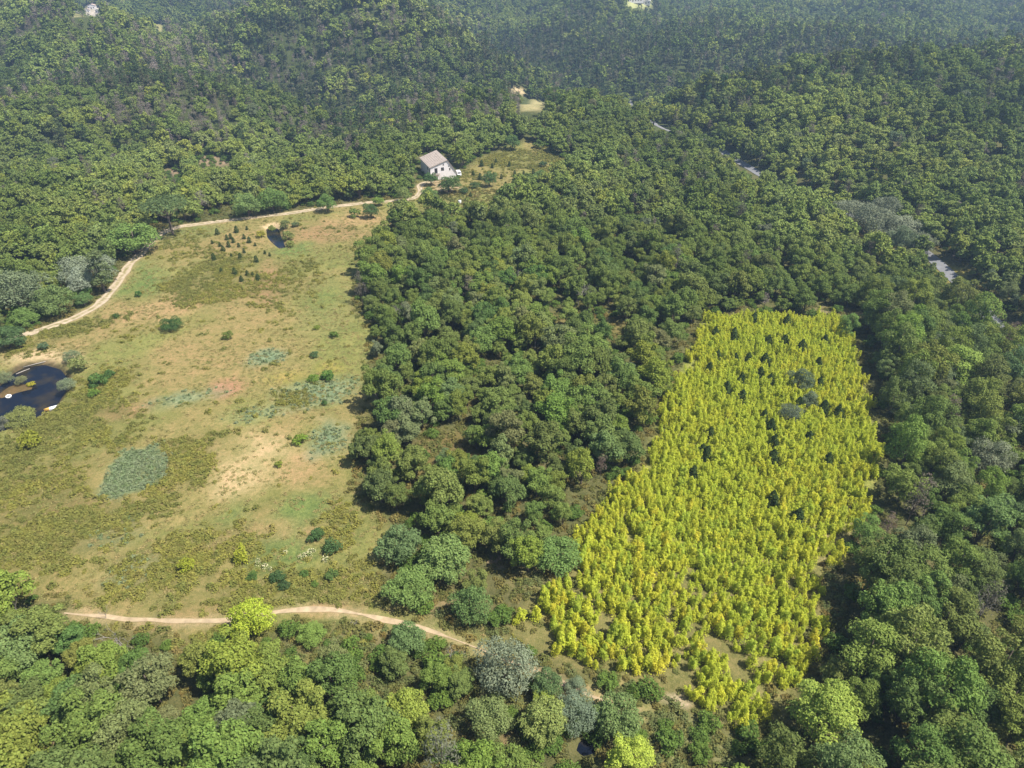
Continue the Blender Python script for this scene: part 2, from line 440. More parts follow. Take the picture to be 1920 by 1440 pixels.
add_kind('bush', M_BUSH, 5, 1.0, 1.35, 0.05, 12, 900, 0.18, shape='bush', lods=(1.0, 0.4), tr=0.05, limbs=3)
add_kind('bigbush', M_BUSH, 3, 3.6, 4.8, 0.2, 30, 8000, 0.22, shape='dome', lods=(), tr=0.1)
add_kind('umbrella', M_PINE, 1, 6.0, 7.6, 4.6, 26, 4200, 0.40, shape='umbrella', tr=0.26, aspect=0.5, limbs=9)

def young_pine_arrays(seed, rnd=False):
    rg = np.random.default_rng(seed)
    n = 620
    t = rg.uniform(0, 1, n) ** 1.35
    a = rg.uniform(0, 6.283, n); tier = 0.72 + 0.28 * np.abs(np.sin(t * 17 + a * 0.5))
    r_ = (np.sqrt(1 - t ** 1.7) * .85 if rnd else (1 - t) ** 0.6 * 0.95) * tier * rg.uniform(0.6, 1.06, n) * (1 + 0.2 * np.sin(3 * a + seed))
    c = np.stack([r_ * np.cos(a), r_ * np.sin(a), 0.12 + t * 2.1], 1)
    nn = np.stack([np.cos(a), np.sin(a), np.full(n, 0.7)], 1) + rg.normal(size=(n, 3)) * .5
    return cards(c, nn, 0.30, 0.45, rg)

def sapling_arrays(seed):
    rg = np.random.default_rng(seed)
    st = []
    ns = rg.integers(3, 6)
    allc, alln = [], []
    for s in range(ns):
        a = rg.uniform(0, 6.283); q = rg.uniform(0.05, 0.62)
        hh = rg.uniform(1.2, 3.1); lean = rg.normal(0, 0.26, 2)
        bx, by = q * math.cos(a), q * math.sin(a)
        st.append((bx, by, lean, hh))
        n = int(170 * hh / 2.6)
        t = rg.uniform(0.08, 1, n) ** 0.8
        aa = rg.uniform(0, 6.283, n); rr = (0.60 * (1 - t) ** 0.6 + 0.09) * rg.uniform(0.3, 1.25, n)
        c = np.stack([bx + lean[0] * t * hh * .5 + rr * np.cos(aa), by + lean[1] * t * hh * .5 + rr * np.sin(aa), t * hh], 1)
        allc.append(c); alln.append(np.stack([np.cos(aa), np.sin(aa), np.full(n, 1.3)], 1) + rg.normal(size=(n, 3)) * .5)
    v, f = cards(np.concatenate(allc), np.concatenate(alln), 0.25, 0.5, rg, ((0, 0, 1), 0.55))
    m = MB()
    for bx, by, lean, hh in st:
        m.tube([(bx, by, -0.3), (bx + lean[0] * hh * .25, by + lean[1] * hh * .25, hh * .5), (bx + lean[0] * hh * .45, by + lean[1] * hh * .45, hh * .92)], [0.035, 0.028, 0.01], 4)
    return v, f, m

def mound_arrays(seed, n, rad, ht, size, aspect, up=0.35):
    rg = np.random.default_rng(seed)
    sub = [(rg.uniform(-.55, .55) * rad, rg.uniform(-.55, .55) * rad, rg.uniform(.35, .65)) for _ in range(5)]
    i = rg.integers(0, 5, n); S = np.array(sub)[i]
    d = rg.normal(size=(n, 3)); d /= np.linalg.norm(d, axis=1, keepdims=True); d[:, 2] = np.abs(d[:, 2])
    c = np.stack([S[:, 0] + d[:, 0] * S[:, 2] * rad, S[:, 1] + d[:, 1] * S[:, 2] * rad, d[:, 2] * ht * (0.6 + S[:, 2] * .6)], 1)
    return cards(c, d + rg.normal(size=d.shape) * .5 + np.array([0, 0, up]), size, aspect, rg)

def tuft_arrays(seed, n=34, rad=0.6, ht=0.30, w=0.13):
    rg = np.random.default_rng(seed)
    a = rg.uniform(0, 6.283, n); q = rg.uniform(0, rad, n)
    c = np.stack([q * np.cos(a), q * np.sin(a), np.full(n, ht * .42)], 1)
    return cards(c, np.stack([np.cos(a * 3), np.sin(a * 3), rg.uniform(1.2, 3.2, n)], 1), ht, w / ht, rg)

YP = [mesh_of('young_pine_crown', *young_pine_arrays(40 + i), M_YPINE) for i in range(4)]
YPR = [mesh_of('young_pine_crown', *young_pine_arrays(60 + i, True), M_YPINE) for i in range(4)]
mb = MB(); mb.tube([(0, 0, -.3), (0, 0, 1.0), (0, 0, 2.0)], [.07, .05, .01], 5)
YPT = mb.mesh('young_pine_trunk', M_BARK)
SAPV = [sapling_arrays(70 + i) for i in range(7)]
SAPM = [mesh_of('sapling_foliage', v, f, M_SAP) for v, f, m in SAPV]
SAPT = [m.mesh('sapling_stem', M_BARK) for v, f, m in SAPV]
HEATHM = [mesh_of('heath_mound', *mound_arrays(90 + i, 170, 0.72, 0.50, 0.22, 0.6, .6), M_HEATH) for i in range(5)]
BRACKM = [mesh_of('bracken_mound', *mound_arrays(190 + i, 150, 0.75, 0.50, 0.24, 0.6, .6), M_BRACK) for i in range(5)]
SAGEM = [mesh_of('fern_clump', *mound_arrays(290 + i, 60, 0.55, 0.5, 0.34, 0.4, 0.1), M_SAGE) for i in range(3)]
TUFTM = [mesh_of('grass_tuft', *tuft_arrays(390 + i), M_GRASS) for i in range(4)]

# ------------------------------------------------------------------ a mass of plants as one object of kind stuff
def scatter(name, meshes, x, y, scl, idx=None, label=None, cat=None, sink=0.0, zs=None):
    n = len(x)
    if n == 0: return None
    me = bpy.data.meshes.new(name)
    me.vertices.add(n)
    co = np.stack([x, y, h(x, y) - sink], 1)
    me.vertices.foreach_set('co', co.astype(np.float32).ravel())
    rg = np.random.default_rng(hash_(name))
    S = np.asarray(scl, np.float32)
    if zs is None and 'forest' in name: zs = rg.uniform(.82, 1.3, n)
    sv = np.stack([S * rg.uniform(.9, 1.1, n), S * rg.uniform(.9, 1.1, n), S * (rg.uniform(.85, 1.15, n) if zs is None else zs)], 1).astype(np.float32)
    a = me.attributes.new('size', 'FLOAT_VECTOR', 'POINT'); a.data.foreach_set('vector', sv.ravel())
    rv = np.zeros((n, 3), np.float32); rv[:, 2] = rg.uniform(0, 6.283, n); rv[:, :2] = rg.normal(0, 0.06, (n, 2))
    a = me.attributes.new('turn', 'FLOAT_VECTOR', 'POINT'); a.data.foreach_set('vector', rv.ravel())
    if idx is None: idx = rg.integers(0, len(meshes), n)
    a = me.attributes.new('pick', 'INT', 'POINT'); a.data.foreach_set('value', np.asarray(idx, np.int32))
    o = link(name, me)
    o.color = (0, 0, 0, 0)
    ng = bpy.data.node_groups.new(name + '_growth', 'GeometryNodeTree')
    ng.interface.new_socket('Geometry', in_out='INPUT', socket_type='NodeSocketGeometry')
    ng.interface.new_socket('Geometry', in_out='OUTPUT', socket_type='NodeSocketGeometry')
    N = ng.nodes.new; L = ng.links.new
    gi = N('NodeGroupInput'); go = N('NodeGroupOutput'); iop = N('GeometryNodeInstanceOnPoints'); join = N('GeometryNodeJoinGeometry')
    for k, m in enumerate(reversed(meshes)):
        po = bpy.data.objects.new(m.name + '_source', m)
        oi = N('GeometryNodeObjectInfo'); oi.inputs['Object'].default_value = po; oi.inputs['As Instance'].default_value = False
        g2 = N('GeometryNodeGeometryToInstance'); L(oi.outputs['Geometry'], g2.inputs[0]); L(g2.outputs[0], join.inputs[0])
    def attr(nm, ty):
        q = N('GeometryNodeInputNamedAttribute'); q.data_type = ty; q.inputs['Name'].default_value = nm
        return q.outputs['Attribute']
    L(gi.outputs[0], iop.inputs['Points']); L(join.outputs[0], iop.inputs['Instance'])
    iop.inputs['Pick Instance'].default_value = True
    L(attr('pick', 'INT'), iop.inputs['Instance Index'])
    L(attr('size', 'FLOAT_VECTOR'), iop.inputs['Scale'])
    e2r = N('FunctionNodeEulerToRotation'); L(attr('turn', 'FLOAT_VECTOR'), e2r.inputs[0]); L(e2r.outputs[0], iop.inputs['Rotation'])
    L(iop.outputs[0], go.inputs[0])
    md = o.modifiers.new('growth', 'NODES'); md.node_group = ng
    tag(o, label, cat, None, 'stuff')
    return o

# ------------------------------------------------------------------ ground
def axis(parts):
    out = []
    for a, b, s in parts: out.append(np.arange(a, b, s))
    return np.concatenate(out)
gx = axis([(-3200, -1200, 100), (-1200, -420, 20), (-420, -150, 6), (-150, 150, 0.9), (150, 420, 6), (420, 1200, 20), (1200, 3201, 100)])
gy = axis([(-400, 20, 30), (20, 320, 0.9), (320, 700, 6), (700, 1400, 14), (1400, 3201, 60)])
X, Y = np.meshgrid(gx, gy)
XX, YY = X.ravel(), Y.ravel()
ZZ = h(XX, YY)

def vnoise(x, y, L, seed=0):
    """Smooth value noise in 0..1."""
    rg = np.random.default_rng(1000 + seed); T = rg.uniform(0, 1, (256, 256))
    u = x / L + 777.3; v = y / L + 555.7
    i = np.floor(u).astype(int); j = np.floor(v).astype(int); a = u - i; b = v - j
    a = a * a * (3 - 2 * a); b = b * b * (3 - 2 * b)
    i %= 256; j %= 256; i1 = (i + 1) % 256; j1 = (j + 1) % 256
    return (T[i, j] * (1 - a) + T[i1, j] * a) * (1 - b) + (T[i, j1] * (1 - a) + T[i1, j1] * a) * b

def fbm(x, y, L, seed=0):
    return (vnoise(x, y, L, seed) * .5 + vnoise(x, y, L / 2.1, seed + 1) * .3 + vnoise(x, y, L / 4.3, seed + 2) * .2)

# patches of ground cover in the meadow: place in the photo, half sizes, what grows there
GRASS, TAN, RED, GREEN, SAGE, STRAW, HEATHG, DRY = [tuple(k * .88 for k in q_) for q_ in ((0.20, 0.195, 0.060), (0.38, 0.255, 0.12), (0.37, 0.20, 0.115), (0.15, 0.20, 0.055), (0.20, 0.25, 0.135), (0.46, 0.34, 0.17), (0.14, 0.125, 0.04), (0.31, 0.225, 0.095))]
PATCH = [
    (490, 850, 75, 56, STRAW, .9), (450, 905, 70, 40, STRAW, .9), (560, 880, 50, 40, TAN, .7), (420, 728, 34, 22, RED, .9), (245, 590, 90, 26, TAN, .8), (150, 640, 70, 16, DRY, .6), (330, 570, 50, 22, TAN, .8),
    (480, 560, 70, 30, DRY, .7), (505, 515, 26, 44, RED, .7), (460, 600, 90, 26, DRY, .6), (610, 440, 95, 30, RED, .55), (680, 412, 60, 22, TAN, .7), (430, 455, 90, 26, DRY, .8), (350, 660, 90, 34, DRY, .75), (430, 680, 110, 26, DRY, .7), (300, 720, 70, 22, DRY, .5),
    (240, 770, 60, 16, RED, .5), (540, 790, 70, 30, DRY, .6), (600, 900, 60, 40, DRY, .5), (500, 1000, 90, 28, TAN, .5), (350, 990, 120, 18, GRASS, .8), (560, 1010, 60, 22, RED, .45), (620, 1140, 60, 14, TAN, .7), (380, 1150, 110, 14, TAN, .5), (130, 960, 80, 16, RED, .4),
    (275, 525, 42, 34, GREEN, .8), (500, 670, 40, 14, SAGE, .8), (600, 735, 70, 26, SAGE, .7), (350, 748, 60, 18, SAGE, .7), (620, 815, 46, 36, SAGE, .8), (480, 775, 80, 18, SAGE, .5), (560, 950, 60, 34, GREEN, .7), (440, 960, 40, 30, GREEN, .5), (520, 1040, 70, 40, GREEN, .7), (590, 480, 110, 30, GRASS, .6), (620, 560, 60, 60, GREEN, .35), (220, 1000, 60, 30, SAGE, .3), (250, 1070, 60, 26, SAGE, .4),
    (540, 705, 40, 14, (0.36, 0.28, 0.06), .3), (620, 690, 30, 14, (0.36, 0.28, 0.06), .3), (550, 470, 40, 12, GREEN, .7), (360, 440, 60, 14, GREEN, .4),
]
BANK = (0.50, 0.36, 0.21)
HEATH_ZONES = [(400, 520, 105, 46, .85), (520, 545, 60, 36, .5), (190, 730, 70, 52, .95), (110, 780, 60, 40, .9), (60, 890, 130, 90, .8), (340, 880, 66, 70, .95), (200, 810, 90, 40, .7), (120, 990, 190, 90, .9), (330, 1050, 150, 60, .9), (430, 1090, 120, 36, .6), (280, 960, 100, 40, .5), (660, 1080, 60, 60, .7), (640, 1000, 50, 60, .6), (550, 750, 36, 18, .8), (690, 460, 40, 14, .6),
               (380, 820, 90, 18, .5), (260, 620, 60, 14, .4), (120, 620, 120, 18, .8), (350, 460, 60, 30, .25), (560, 520, 50, 40, .4), (500, 1110, 200, 30, .7), (70, 650, 50, 16, .7), (660, 1110, 70, 30, .7), (940, 300, 60, 26, .6), (1030, 300, 50, 26, .8), (880, 330, 30, 20, .3), (600, 1230, 120, 40, .9), (470, 1200, 120, 20, .8), (380, 1195, 60, 14, .7), (640, 430, 50, 8, .5)]

def ell(px, py, rx, ry, x, y, soft=0.55):
    cx, cy = G(px, py)
    ax, ay = G(px + rx, py); bx, by = G(px, py - ry); b2x, b2y = G(px, py + ry)
    r1 = math.hypot(ax - cx, ay - cy); r2 = 0.5 * math.hypot(bx - b2x, by - b2y)
    th = math.atan2(by - b2y, bx - b2x)
    ux, uy = math.cos(th), math.sin(th)
    p = ((x - cx) * ux + (y - cy) * uy) / r2; q = (-(x - cx) * uy + (y - cy) * ux) / r1
    d = np.sqrt(p * p + q * q) + (fbm(x, y, 7, 11) - .5) * 1.3
    return 1 - sstep(1 - soft, 1 + soft * .4, d)

SAGEBED = P([(178, 922), (212, 872), (240, 842), (300, 834), (316, 866), (300, 900), (255, 926), (205, 934)])
fine = (XX > -150) & (XX < 150) & (YY > 20) & (YY < 330)
fx, fy = XX[fine], YY[fine]
colr = np.zeros((len(XX), 4)); colr[:, 3] = 1
floor_c = np.array((0.115, 0.10, 0.045)); floor_g = np.array((0.10, 0.105, 0.036))
w = fbm(XX, YY, 16, 3)[:, None]
colr[:, :3] = floor_c * (1 - w) + floor_g * w
farg = sstep(290, 370, YY)[:, None]
colr[:, :3] = colr[:, :3] * (1 - farg) + np.array((0.062, 0.074, 0.026)) * (.8 + .5 * w) * farg
md_ = np.minimum(sdist(MEADOW, fx, fy), sdist(YARD, fx, fy))
open_ = (1 - sstep(-1.5, 2.5, md_ + (fbm(fx, fy, 6, 21) - .5) * 4))[:, None]
c = np.array(GRASS)[None] * (0.85 + 0.45 * fbm(fx, fy, 9, 5)[:, None])
t = sstep(.42, .62, fbm(fx, fy, 26, 8))[:, None] * .55
c = c * (1 - t) + np.array(DRY) * t
for px, py, rx, ry, cc, a in PATCH:
    e = (ell(px, py, rx * 1.1, ry * 1.1, fx, fy, .8) * min(1, a * 1.25))[:, None]
    c = c * (1 - e) + np.array(cc) * e
e = (1 - sstep(-1, 1, sdist(SAGEBED, fx, fy) + (fbm(fx, fy, 4, 9) - .5) * 4))[:, None]
c = c * (1 - e) + np.array((0.17, 0.22, 0.11)) * e
for px, py, rx, ry, a in HEATH_ZONES:
    e = (ell(px, py, rx, ry, fx, fy) * a * .55)[:, None]
    c = c * (1 - e) + np.array(HEATHG) * e
# pond banks
dp = sdist(POND, fx, fy)
bank = (1 - sstep(1.5, 6.5, dp + (fbm(fx, fy, 4, 31) - .5) * 6)) * sstep(G(100, 690)[1], G(100, 655)[1], fy - 0.05 * (fx + 80))
c = c * (1 - bank[:, None]) + np.array(BANK) * bank[:, None]
mud = (1 - sstep(-0.4, 0.6, dp))[:, None]
isl = (1 - sstep(-0.5, 1.6, sdist(ISLE, fx, fy) + (fbm(fx, fy, 3, 33) - .5) * 2))[:, None]
c = c * (1 - mud) + (np.array((0.085, 0.066, 0.035)) * (1 - isl) + np.array((0.13, 0.085, 0.04)) * isl) * mud
d2 = sdist(POND2, fx, fy)
b2 = (1 - sstep(0.6, 2.2, d2 + (fbm(fx, fy, 3, 32) - .5) * 3))[:, None] * sstep(G(515, 432)[1], G(515, 420)[1], fy)[:, None]
c = c * (1 - b2) + np.array(BANK) * b2
base = colr[fine, :3]
# other ground: under the yellow plot, scrub south of the path, worn edges of the track
pl = (1 - sstep(-1, 2, sdist(PLOT, fx, fy)))[:, None]
pc = (np.array((0.17, 0.15, 0.055)) + np.array((0.06, 0.085, 0.0)) * sstep(65, 95, fy)[:, None]) * (0.7 + 0.6 * fbm(fx, fy, 6, 41)[:, None])
base = base * (1 - pl) + pc * pl
for px, py, rx, ry, cc, a in [(1300, 1390, 110, 60, (0.22, 0.21, 0.09), .8), (1250, 1420, 60, 40, (0.19, 0.19, 0.07), .8), (1275, 1315, 34, 14, (0.42, 0.33, 0.22), .9), (1570, 1010, 50, 60, (0.24, 0.20, 0.09), .8), (1600, 590, 60, 10, (0.28, 0.22, 0.11), .6), (1160, 1320, 90, 40, (0.24, 0.21, 0.08), .8), (930, 1390, 70, 50, (0.20, 0.15, 0.07), .7), (560, 1250, 120, 50, (0.19, 0.16, 0.06), .8),
                              (700, 1190, 160, 20, (0.26, 0.19, 0.10), .7), (830, 860, 90, 50, (0.17, 0.12, 0.045), .8), (1060, 610, 110, 30, (0.18, 0.14, 0.05), .8), (920, 990, 40, 16, (0.36, 0.24, 0.16), .8), (950, 1050, 40, 14, (0.36, 0.24, 0.16), .7), (820, 1130, 60, 30, (0.24, 0.18, 0.09), .7), (1000, 1080, 60, 50, (0.20, 0.17, 0.07), .7), (130, 1400, 70, 24, (0.34, 0.24, 0.15), .7), (30, 1300, 40, 20, (0.2, 0.13, 0.08), .8), (1780, 520, 30, 20, (0.30, 0.24, 0.06), .8), (1810, 510, 40, 14, (0.30, 0.24, 0.06), .8)]:
    e = (ell(px, py, rx, ry, fx, fy) * a)[:, None]
    base = base * (1 - e) + np.array(cc) * e
c = base * (1 - open_) + c * open_
for line, w0_, wd in ((TRACK, .8, 2.6), (PATH, .2, 1.3)):
    e = ((1 - sstep(w0_, wd, dist_line(line, fx, fy) + (fbm(fx, fy, 3, 51) - .5) * 2)) * .6)[:, None]
    c = c * (1 - e) + np.array((0.34, 0.25, 0.14)) * e
yard_dirt = (ell(835, 352, 26, 20, fx, fy) * .8)[:, None]
c = c * (1 - yard_dirt) + np.array((0.38, 0.27, 0.18)) * yard_dirt
colr[fine, :3] = c
# far clearings
CLEAR = [  # photo outline, ground colour
    ([(156, 18), (166, 10), (182, 13), (194, 24), (190, 30), (164, 30)], (0.45, 0.39, 0.32)),
    ([(287, 47), (306, 47), (303, 59), (290, 60)], (0.34, 0.30, 0.12)),
    ([(355, 46), (378, 50), (380, 54), (362, 51)], (0.30, 0.26, 0.11)),
    ([(140, 24), (148, 22), (148, 31), (140, 32)], (0.34, 0.30, 0.15)),
    ([(1174, 4), (1182, -3), (1225, -3), (1218, 13), (1178, 14)], (0.38, 0.38, 0.16)),
    ([(958, 164), (980, 168), (984, 177), (965, 174)], (0.50, 0.38, 0.22)),
    ([(976, 196), (1000, 188), (1022, 194), (1014, 207), (980, 208)], (0.34, 0.29, 0.14)),
    ([(302, 322), (338, 314), (345, 328), (306, 333)], (0.25, 0.18, 0.11)),
    ([(366, 296), (392, 291), (428, 300), (422, 311), (380, 311)], (0.27, 0.19, 0.12)),
    ([(196, 3), (208, 3), (206, 9), (198, 9)], (0.45, 0.40, 0.2)),
]
CLEARW = []
for pts, cc in CLEAR:
    poly = P(pts, 0.0); CLEARW.append(poly)
    e = (1 - sstep(-3, 5, sdist(poly, XX, YY)))[:, None]
    colr[:, :3] = colr[:, :3] * (1 - e) + np.array(cc) * e

nx, ny = len(gx), len(gy)
ii = np.arange(nx * ny).reshape(ny, nx)
quads = np.stack([ii[:-1, :-1], ii[:-1, 1:], ii[1:, 1:], ii[1:, :-1]], -1).reshape(-1, 4)
gm = bpy.data.meshes.new('ground')
gm.vertices.add(nx * ny); gm.vertices.foreach_set('co', np.stack([XX, YY, ZZ], 1).astype(np.float32).ravel())
gm.loops.add(len(quads) * 4); gm.loops.foreach_set('vertex_index', quads.astype(np.int32).ravel())
gm.polygons.add(len(quads)); gm.polygons.foreach_set('loop_start', np.arange(0, len(quads) * 4, 4, dtype=np.int32)); gm.polygons.foreach_set('loop_total', np.full(len(quads), 4, np.int32))
gm.polygons.foreach_set('use_smooth', np.ones(len(quads), bool))
gm.update(calc_edges=True)
ca = gm.color_attributes.new('cover', 'FLOAT_COLOR', 'POINT'); ca.data.foreach_set('color', colr.astype(np.float32).ravel())
M_GROUND, nt, b = new_mat('ground_cover')
at = nt.nodes.new('ShaderNodeVertexColor'); at.layer_name = 'cover'
geo = nt.nodes.new('ShaderNodeNewGeometry')
prev = at.outputs[0]
for sc_, lo, hi in ((0.35, 0.80, 1.20), (1.6, 0.72, 1.26), (6.0, 0.7, 1.28)):
    n = nt.nodes.new('ShaderNodeTexNoise'); n.inputs['Scale'].default_value = sc_; n.inputs['Detail'].default_value = 5; n.inputs['Roughness'].default_value = .65
    nt.links.new(geo.outputs['Position'], n.inputs['Vector'])
    mr = nt.nodes.new('ShaderNodeMapRange'); mr.inputs[1].default_value = .3; mr.inputs[2].default_value = .7; mr.inputs[3].default_value = lo; mr.inputs[4].default_value = hi
    nt.links.new(n.outputs['Fac'], mr.inputs[0])
    hs = nt.nodes.new('ShaderNodeHueSaturation'); nt.links.new(prev, hs.inputs['Color']); nt.links.new(mr.outputs[0], hs.inputs['Value']); prev = hs.outputs[0]
    mh = nt.nodes.new('ShaderNodeMapRange'); mh.inputs[1].default_value = .3; mh.inputs[2].default_value = .7; mh.inputs[3].default_value = .52; mh.inputs[4].default_value = .485
    nt.links.new(n.outputs['Fac'], mh.inputs[0]); nt.links.new(mh.outputs[0], hs.inputs['Hue'])
nt.links.new(prev, b.inputs['Base Color']); b.inputs['Roughness'].default_value = 1; b.inputs['Specular IOR Level'].default_value = 0.05
bm_ = nt.nodes.new('ShaderNodeBump'); bm_.inputs['Strength'].default_value = .6; bm_.inputs['Distance'].default_value = .25
nt.links.new(n.outputs['Fac'], bm_.inputs['Height']); nt.links.new(bm_.outputs[0], b.inputs['Normal'])
gm.materials.append(M_GROUND)
tag(link('ground', gm), 'rolling ground of meadow grass and woodland floor', None, None, 'structure')

# ------------------------------------------------------------------ tracks, road, ponds
def strip(name, line, width, m, lift, wob=0.35, label=None, seed=0):
    n = len(line); v, f = [], []
    tang = np.gradient(line, axis=0); tang /= np.linalg.norm(tang, axis=1, keepdims=True) + 1e-9
    nrm = np.stack([-tang[:, 1], tang[:, 0]], 1)
    s = np.arange(n)
    wl = width / 2 + wob * (vnoise(s * 1.0, s * 0.0, 2.2, seed) - .5) * 2; wr = width / 2 + wob * (vnoise(s * 1.0, s * 0.0 + 9, 2.2, seed + 5) - .5) * 2
    QS = (1, .62, .24, 0, -.24, -.62, -1)
    for k, q in enumerate(QS):
        off = np.where(q > 0, wl, wr) * q
        p = line + nrm * off[:, None]
        z = h(p[:, 0], p[:, 1]) + lift
        v.append(np.column_stack([p, z]))
    V = np.stack(v, 1).reshape(-1, 3)
    for i in range(n - 1):
        for k in range(6):
            f.append((i * 7 + k, i * 7 + k + 1, (i + 1) * 7 + k + 1, (i + 1) * 7 + k))
    me = mesh_of(name, V, f, m, None, True)
    a_ = me.attributes.new('crest', 'FLOAT', 'POINT'); a_.data.foreach_set('value', np.tile(np.array([.35, 0, .8, 1, .8, 0, .35], np.float32), n))
    o = link(name, me)
    return tag(o, label, None, None, 'structure')

M_DIRT = mat('pale_dirt', (0.45, 0.36, 0.255), .95, .22, .9, .1, .3)
def grassy(m):
    nt = m.node_tree; b = nt.nodes['Principled BSDF']; src = b.inputs['Base Color'].links[0].from_socket
    at = nt.nodes.new('ShaderNodeAttribute'); at.attribute_name = 'crest'
    n = nt.nodes.new('ShaderNodeTexNoise'); n.inputs['Scale'].default_value = .8; n.inputs['Detail'].default_value = 4
    g = nt.nodes.new('ShaderNodeNewGeometry'); nt.links.new(g.outputs['Position'], n.inputs['Vector'])
    mr = nt.nodes.new('ShaderNodeMapRange'); mr.inputs[1].default_value = .35; mr.inputs[2].default_value = .6; nt.links.new(n.outputs['Fac'], mr.inputs[0])
    mu = nt.nodes.new('ShaderNodeMath'); mu.operation = 'MULTIPLY'; nt.links.new(at.outputs['Fac'], mu.inputs[0]); nt.links.new(mr.outputs[0], mu.inputs[1])
    mx = nt.nodes.new('ShaderNodeMixRGB'); nt.links.new(mu.outputs[0], mx.inputs[0]); nt.links.new(src, mx.inputs[1]); mx.inputs[2].default_value = (.22, .19, .075, 1)
    nt.links.new(mx.outputs[0], b.inputs['Base Color'])
grassy(M_DIRT)
M_DIRT2 = mat('brown_dirt', (0.40, 0.305, 0.19), .95, .25, .9, .1, .3)
M_ASPH = mat('pale_asphalt', (0.20, 0.20, 0.205), .9, .12, .6, .2)
strip('dirt_track', TRACK, 2.5, M_DIRT, .05, .5, 'pale dirt track curving round the meadow up to the house')
strip('footpath', PATH[:int(len(PATH) * .97)], 0.62, M_DIRT2, .05, .35, 'narrow brown dirt path along the south end of the meadow', 3)
strip('road', ROAD, 3.4, M_ASPH, .12, .1, 'pale grey road winding up the wooded valley')

M_WATER, nt, b = new_mat('pond_water')
wr = nt.nodes.new('ShaderNodeValToRGB'); wr.color_ramp.elements[0].position = .45; wr.color_ramp.elements[0].color = (0.006, 0.009, 0.018, 1); wr.color_ramp.elements[1].position = .72; wr.color_ramp.elements[1].color = (0.045, 0.034, 0.015, 1)
wn_ = nt.nodes.new('ShaderNodeTexNoise'); wn_.inputs['Scale'].default_value = .22; wn_.inputs['Detail'].default_value = 5; wg_ = nt.nodes.new('ShaderNodeNewGeometry'); nt.links.new(wg_.outputs['Position'], wn_.inputs['Vector']); nt.links.new(wn_.outputs['Fac'], wr.inputs[0]); nt.links.new(wr.outputs[0], b.inputs['Base Color'])
b.inputs['Roughness'].default_value = .06; b.inputs['IOR'].default_value = 1.33
n = nt.nodes.new('ShaderNodeTexNoise'); n.inputs['Scale'].default_value = 1.2; n.inputs['Detail'].default_value = 4
g_ = nt.nodes.new('ShaderNodeNewGeometry'); nt.links.new(g_.outputs['Position'], n.inputs['Vector'])
bb = nt.nodes.new('ShaderNodeBump'); bb.inputs['Strength'].default_value = .12; bb.inputs['Distance'].default_value = .1
nt.links.new(n.outputs['Fac'], bb.inputs['Height']); nt.links.new(bb.outputs[0], b.inputs['Normal'])
def water(name, poly, drop, label):
    cx, cy = poly.mean(0)
    z = float(np.mean(h0(poly[:, 0], poly[:, 1]))) - drop
    P2 = [(cx + (x - cx) * 1.1, cy + (y - cy) * 1.1) for x, y in poly]
    v = [(x, y, z) for x, y in P2] + [(cx, cy, z)]
    f = [(i, (i + 1) % len(P2), len(P2)) for i in range(len(P2))]
    o = link(name, mesh_of(name, v, f, M_WATER))
    tag(o, label, None, None, 'structure')
    return z
ZP = water('pond_water', POND, 0.9, 'dark blue water of the larger pond beside the dirt track')
ZP2 = water('small_pond_water', POND2, 0.8, 'dark water of the narrow small pond below the track')
water('pool_water', POOL, 0.7, 'dark pool hidden among bushes south of the path')
# ------------------------------------------------------------------ where trees stand
EAST = P([(1592, 588), (1640, 800), (1645, 900), (1555, 1085), (1512, 1280), (1430, 1400), (1400, 1700), (3000, 1700), (2500, 560), (1880, 560), (1800, 560), (1700, 575)])
EDGE_OAK = []
FIRST_T = [(4.0, 40, 330, .80), (4.5, 330, 560, .89), (5.6, 560, 1360, 1.06)]
px_, py_, ps_ = [], [], []
for s, ya, yb, sc in FIRST_T:
    yy = np.arange(2 if ya == 40 else ya, yb, s * .866)
    for k, y in enumerate(yy):
        half = 0.80 * (y * 1.13 + 70) + 45
        xs = np.arange(-half, half, s) + (s / 2 if k % 2 else 0)
        px_.append(xs + rng.uniform(-.36, .36, len(xs)) * s); py_.append(np.full(len(xs), y) + rng.uniform(-.36, .36, len(xs)) * s); ps_.append(np.full(len(xs), sc))
TX, TY, TSC = np.concatenate(px_), np.concatenate(py_), np.concatenate(ps_)
TSC = TSC * (0.62 + 0.72 * rng.uniform(0, 1, len(TX)) ** 1.4) * (0.88 + 0.3 * fbm(TX, TY, 30, 61))
TSC = TSC * np.where((TY < 330) & (inside(EAST, TX, TY) | (TY < np.interp(TX, PATH[:, 0], PATH[:, 1]))), 1.04, 1.0)
TZ = h0(TX, TY)
bx, by, bd = proj(TX, TY, TZ); qx, qy, qd = proj(TX, TY, TZ + 8 * TSC)
keep = (qx > -420) & (qx < 2340) & (qy < 1950) & (by > -160) & (bd > 5)
dM = sdist(MEADOW, TX, TY); dP = sdist(PLOT, TX, TY); dY = sdist(YARD, TX, TY)
dT = dist_line(TRACK, TX, TY); dPa = dist_line(PATH, TX, TY); dR = dist_line(ROAD, TX, TY)
keep &= (dM > 1.2 * TSC + 0.6) & (dP > np.where(inside(EAST, TX, TY), 4.6, 3.5) * TSC) & (dY > 1.5) & (dT > 4.2) & (dPa > 3.2) & (dR > 3.4)
keep &= (sdist(POND, TX, TY) > 3) & (sdist(POND2, TX, TY) > 3) & (sdist(POOL, TX, TY) > 1.5)
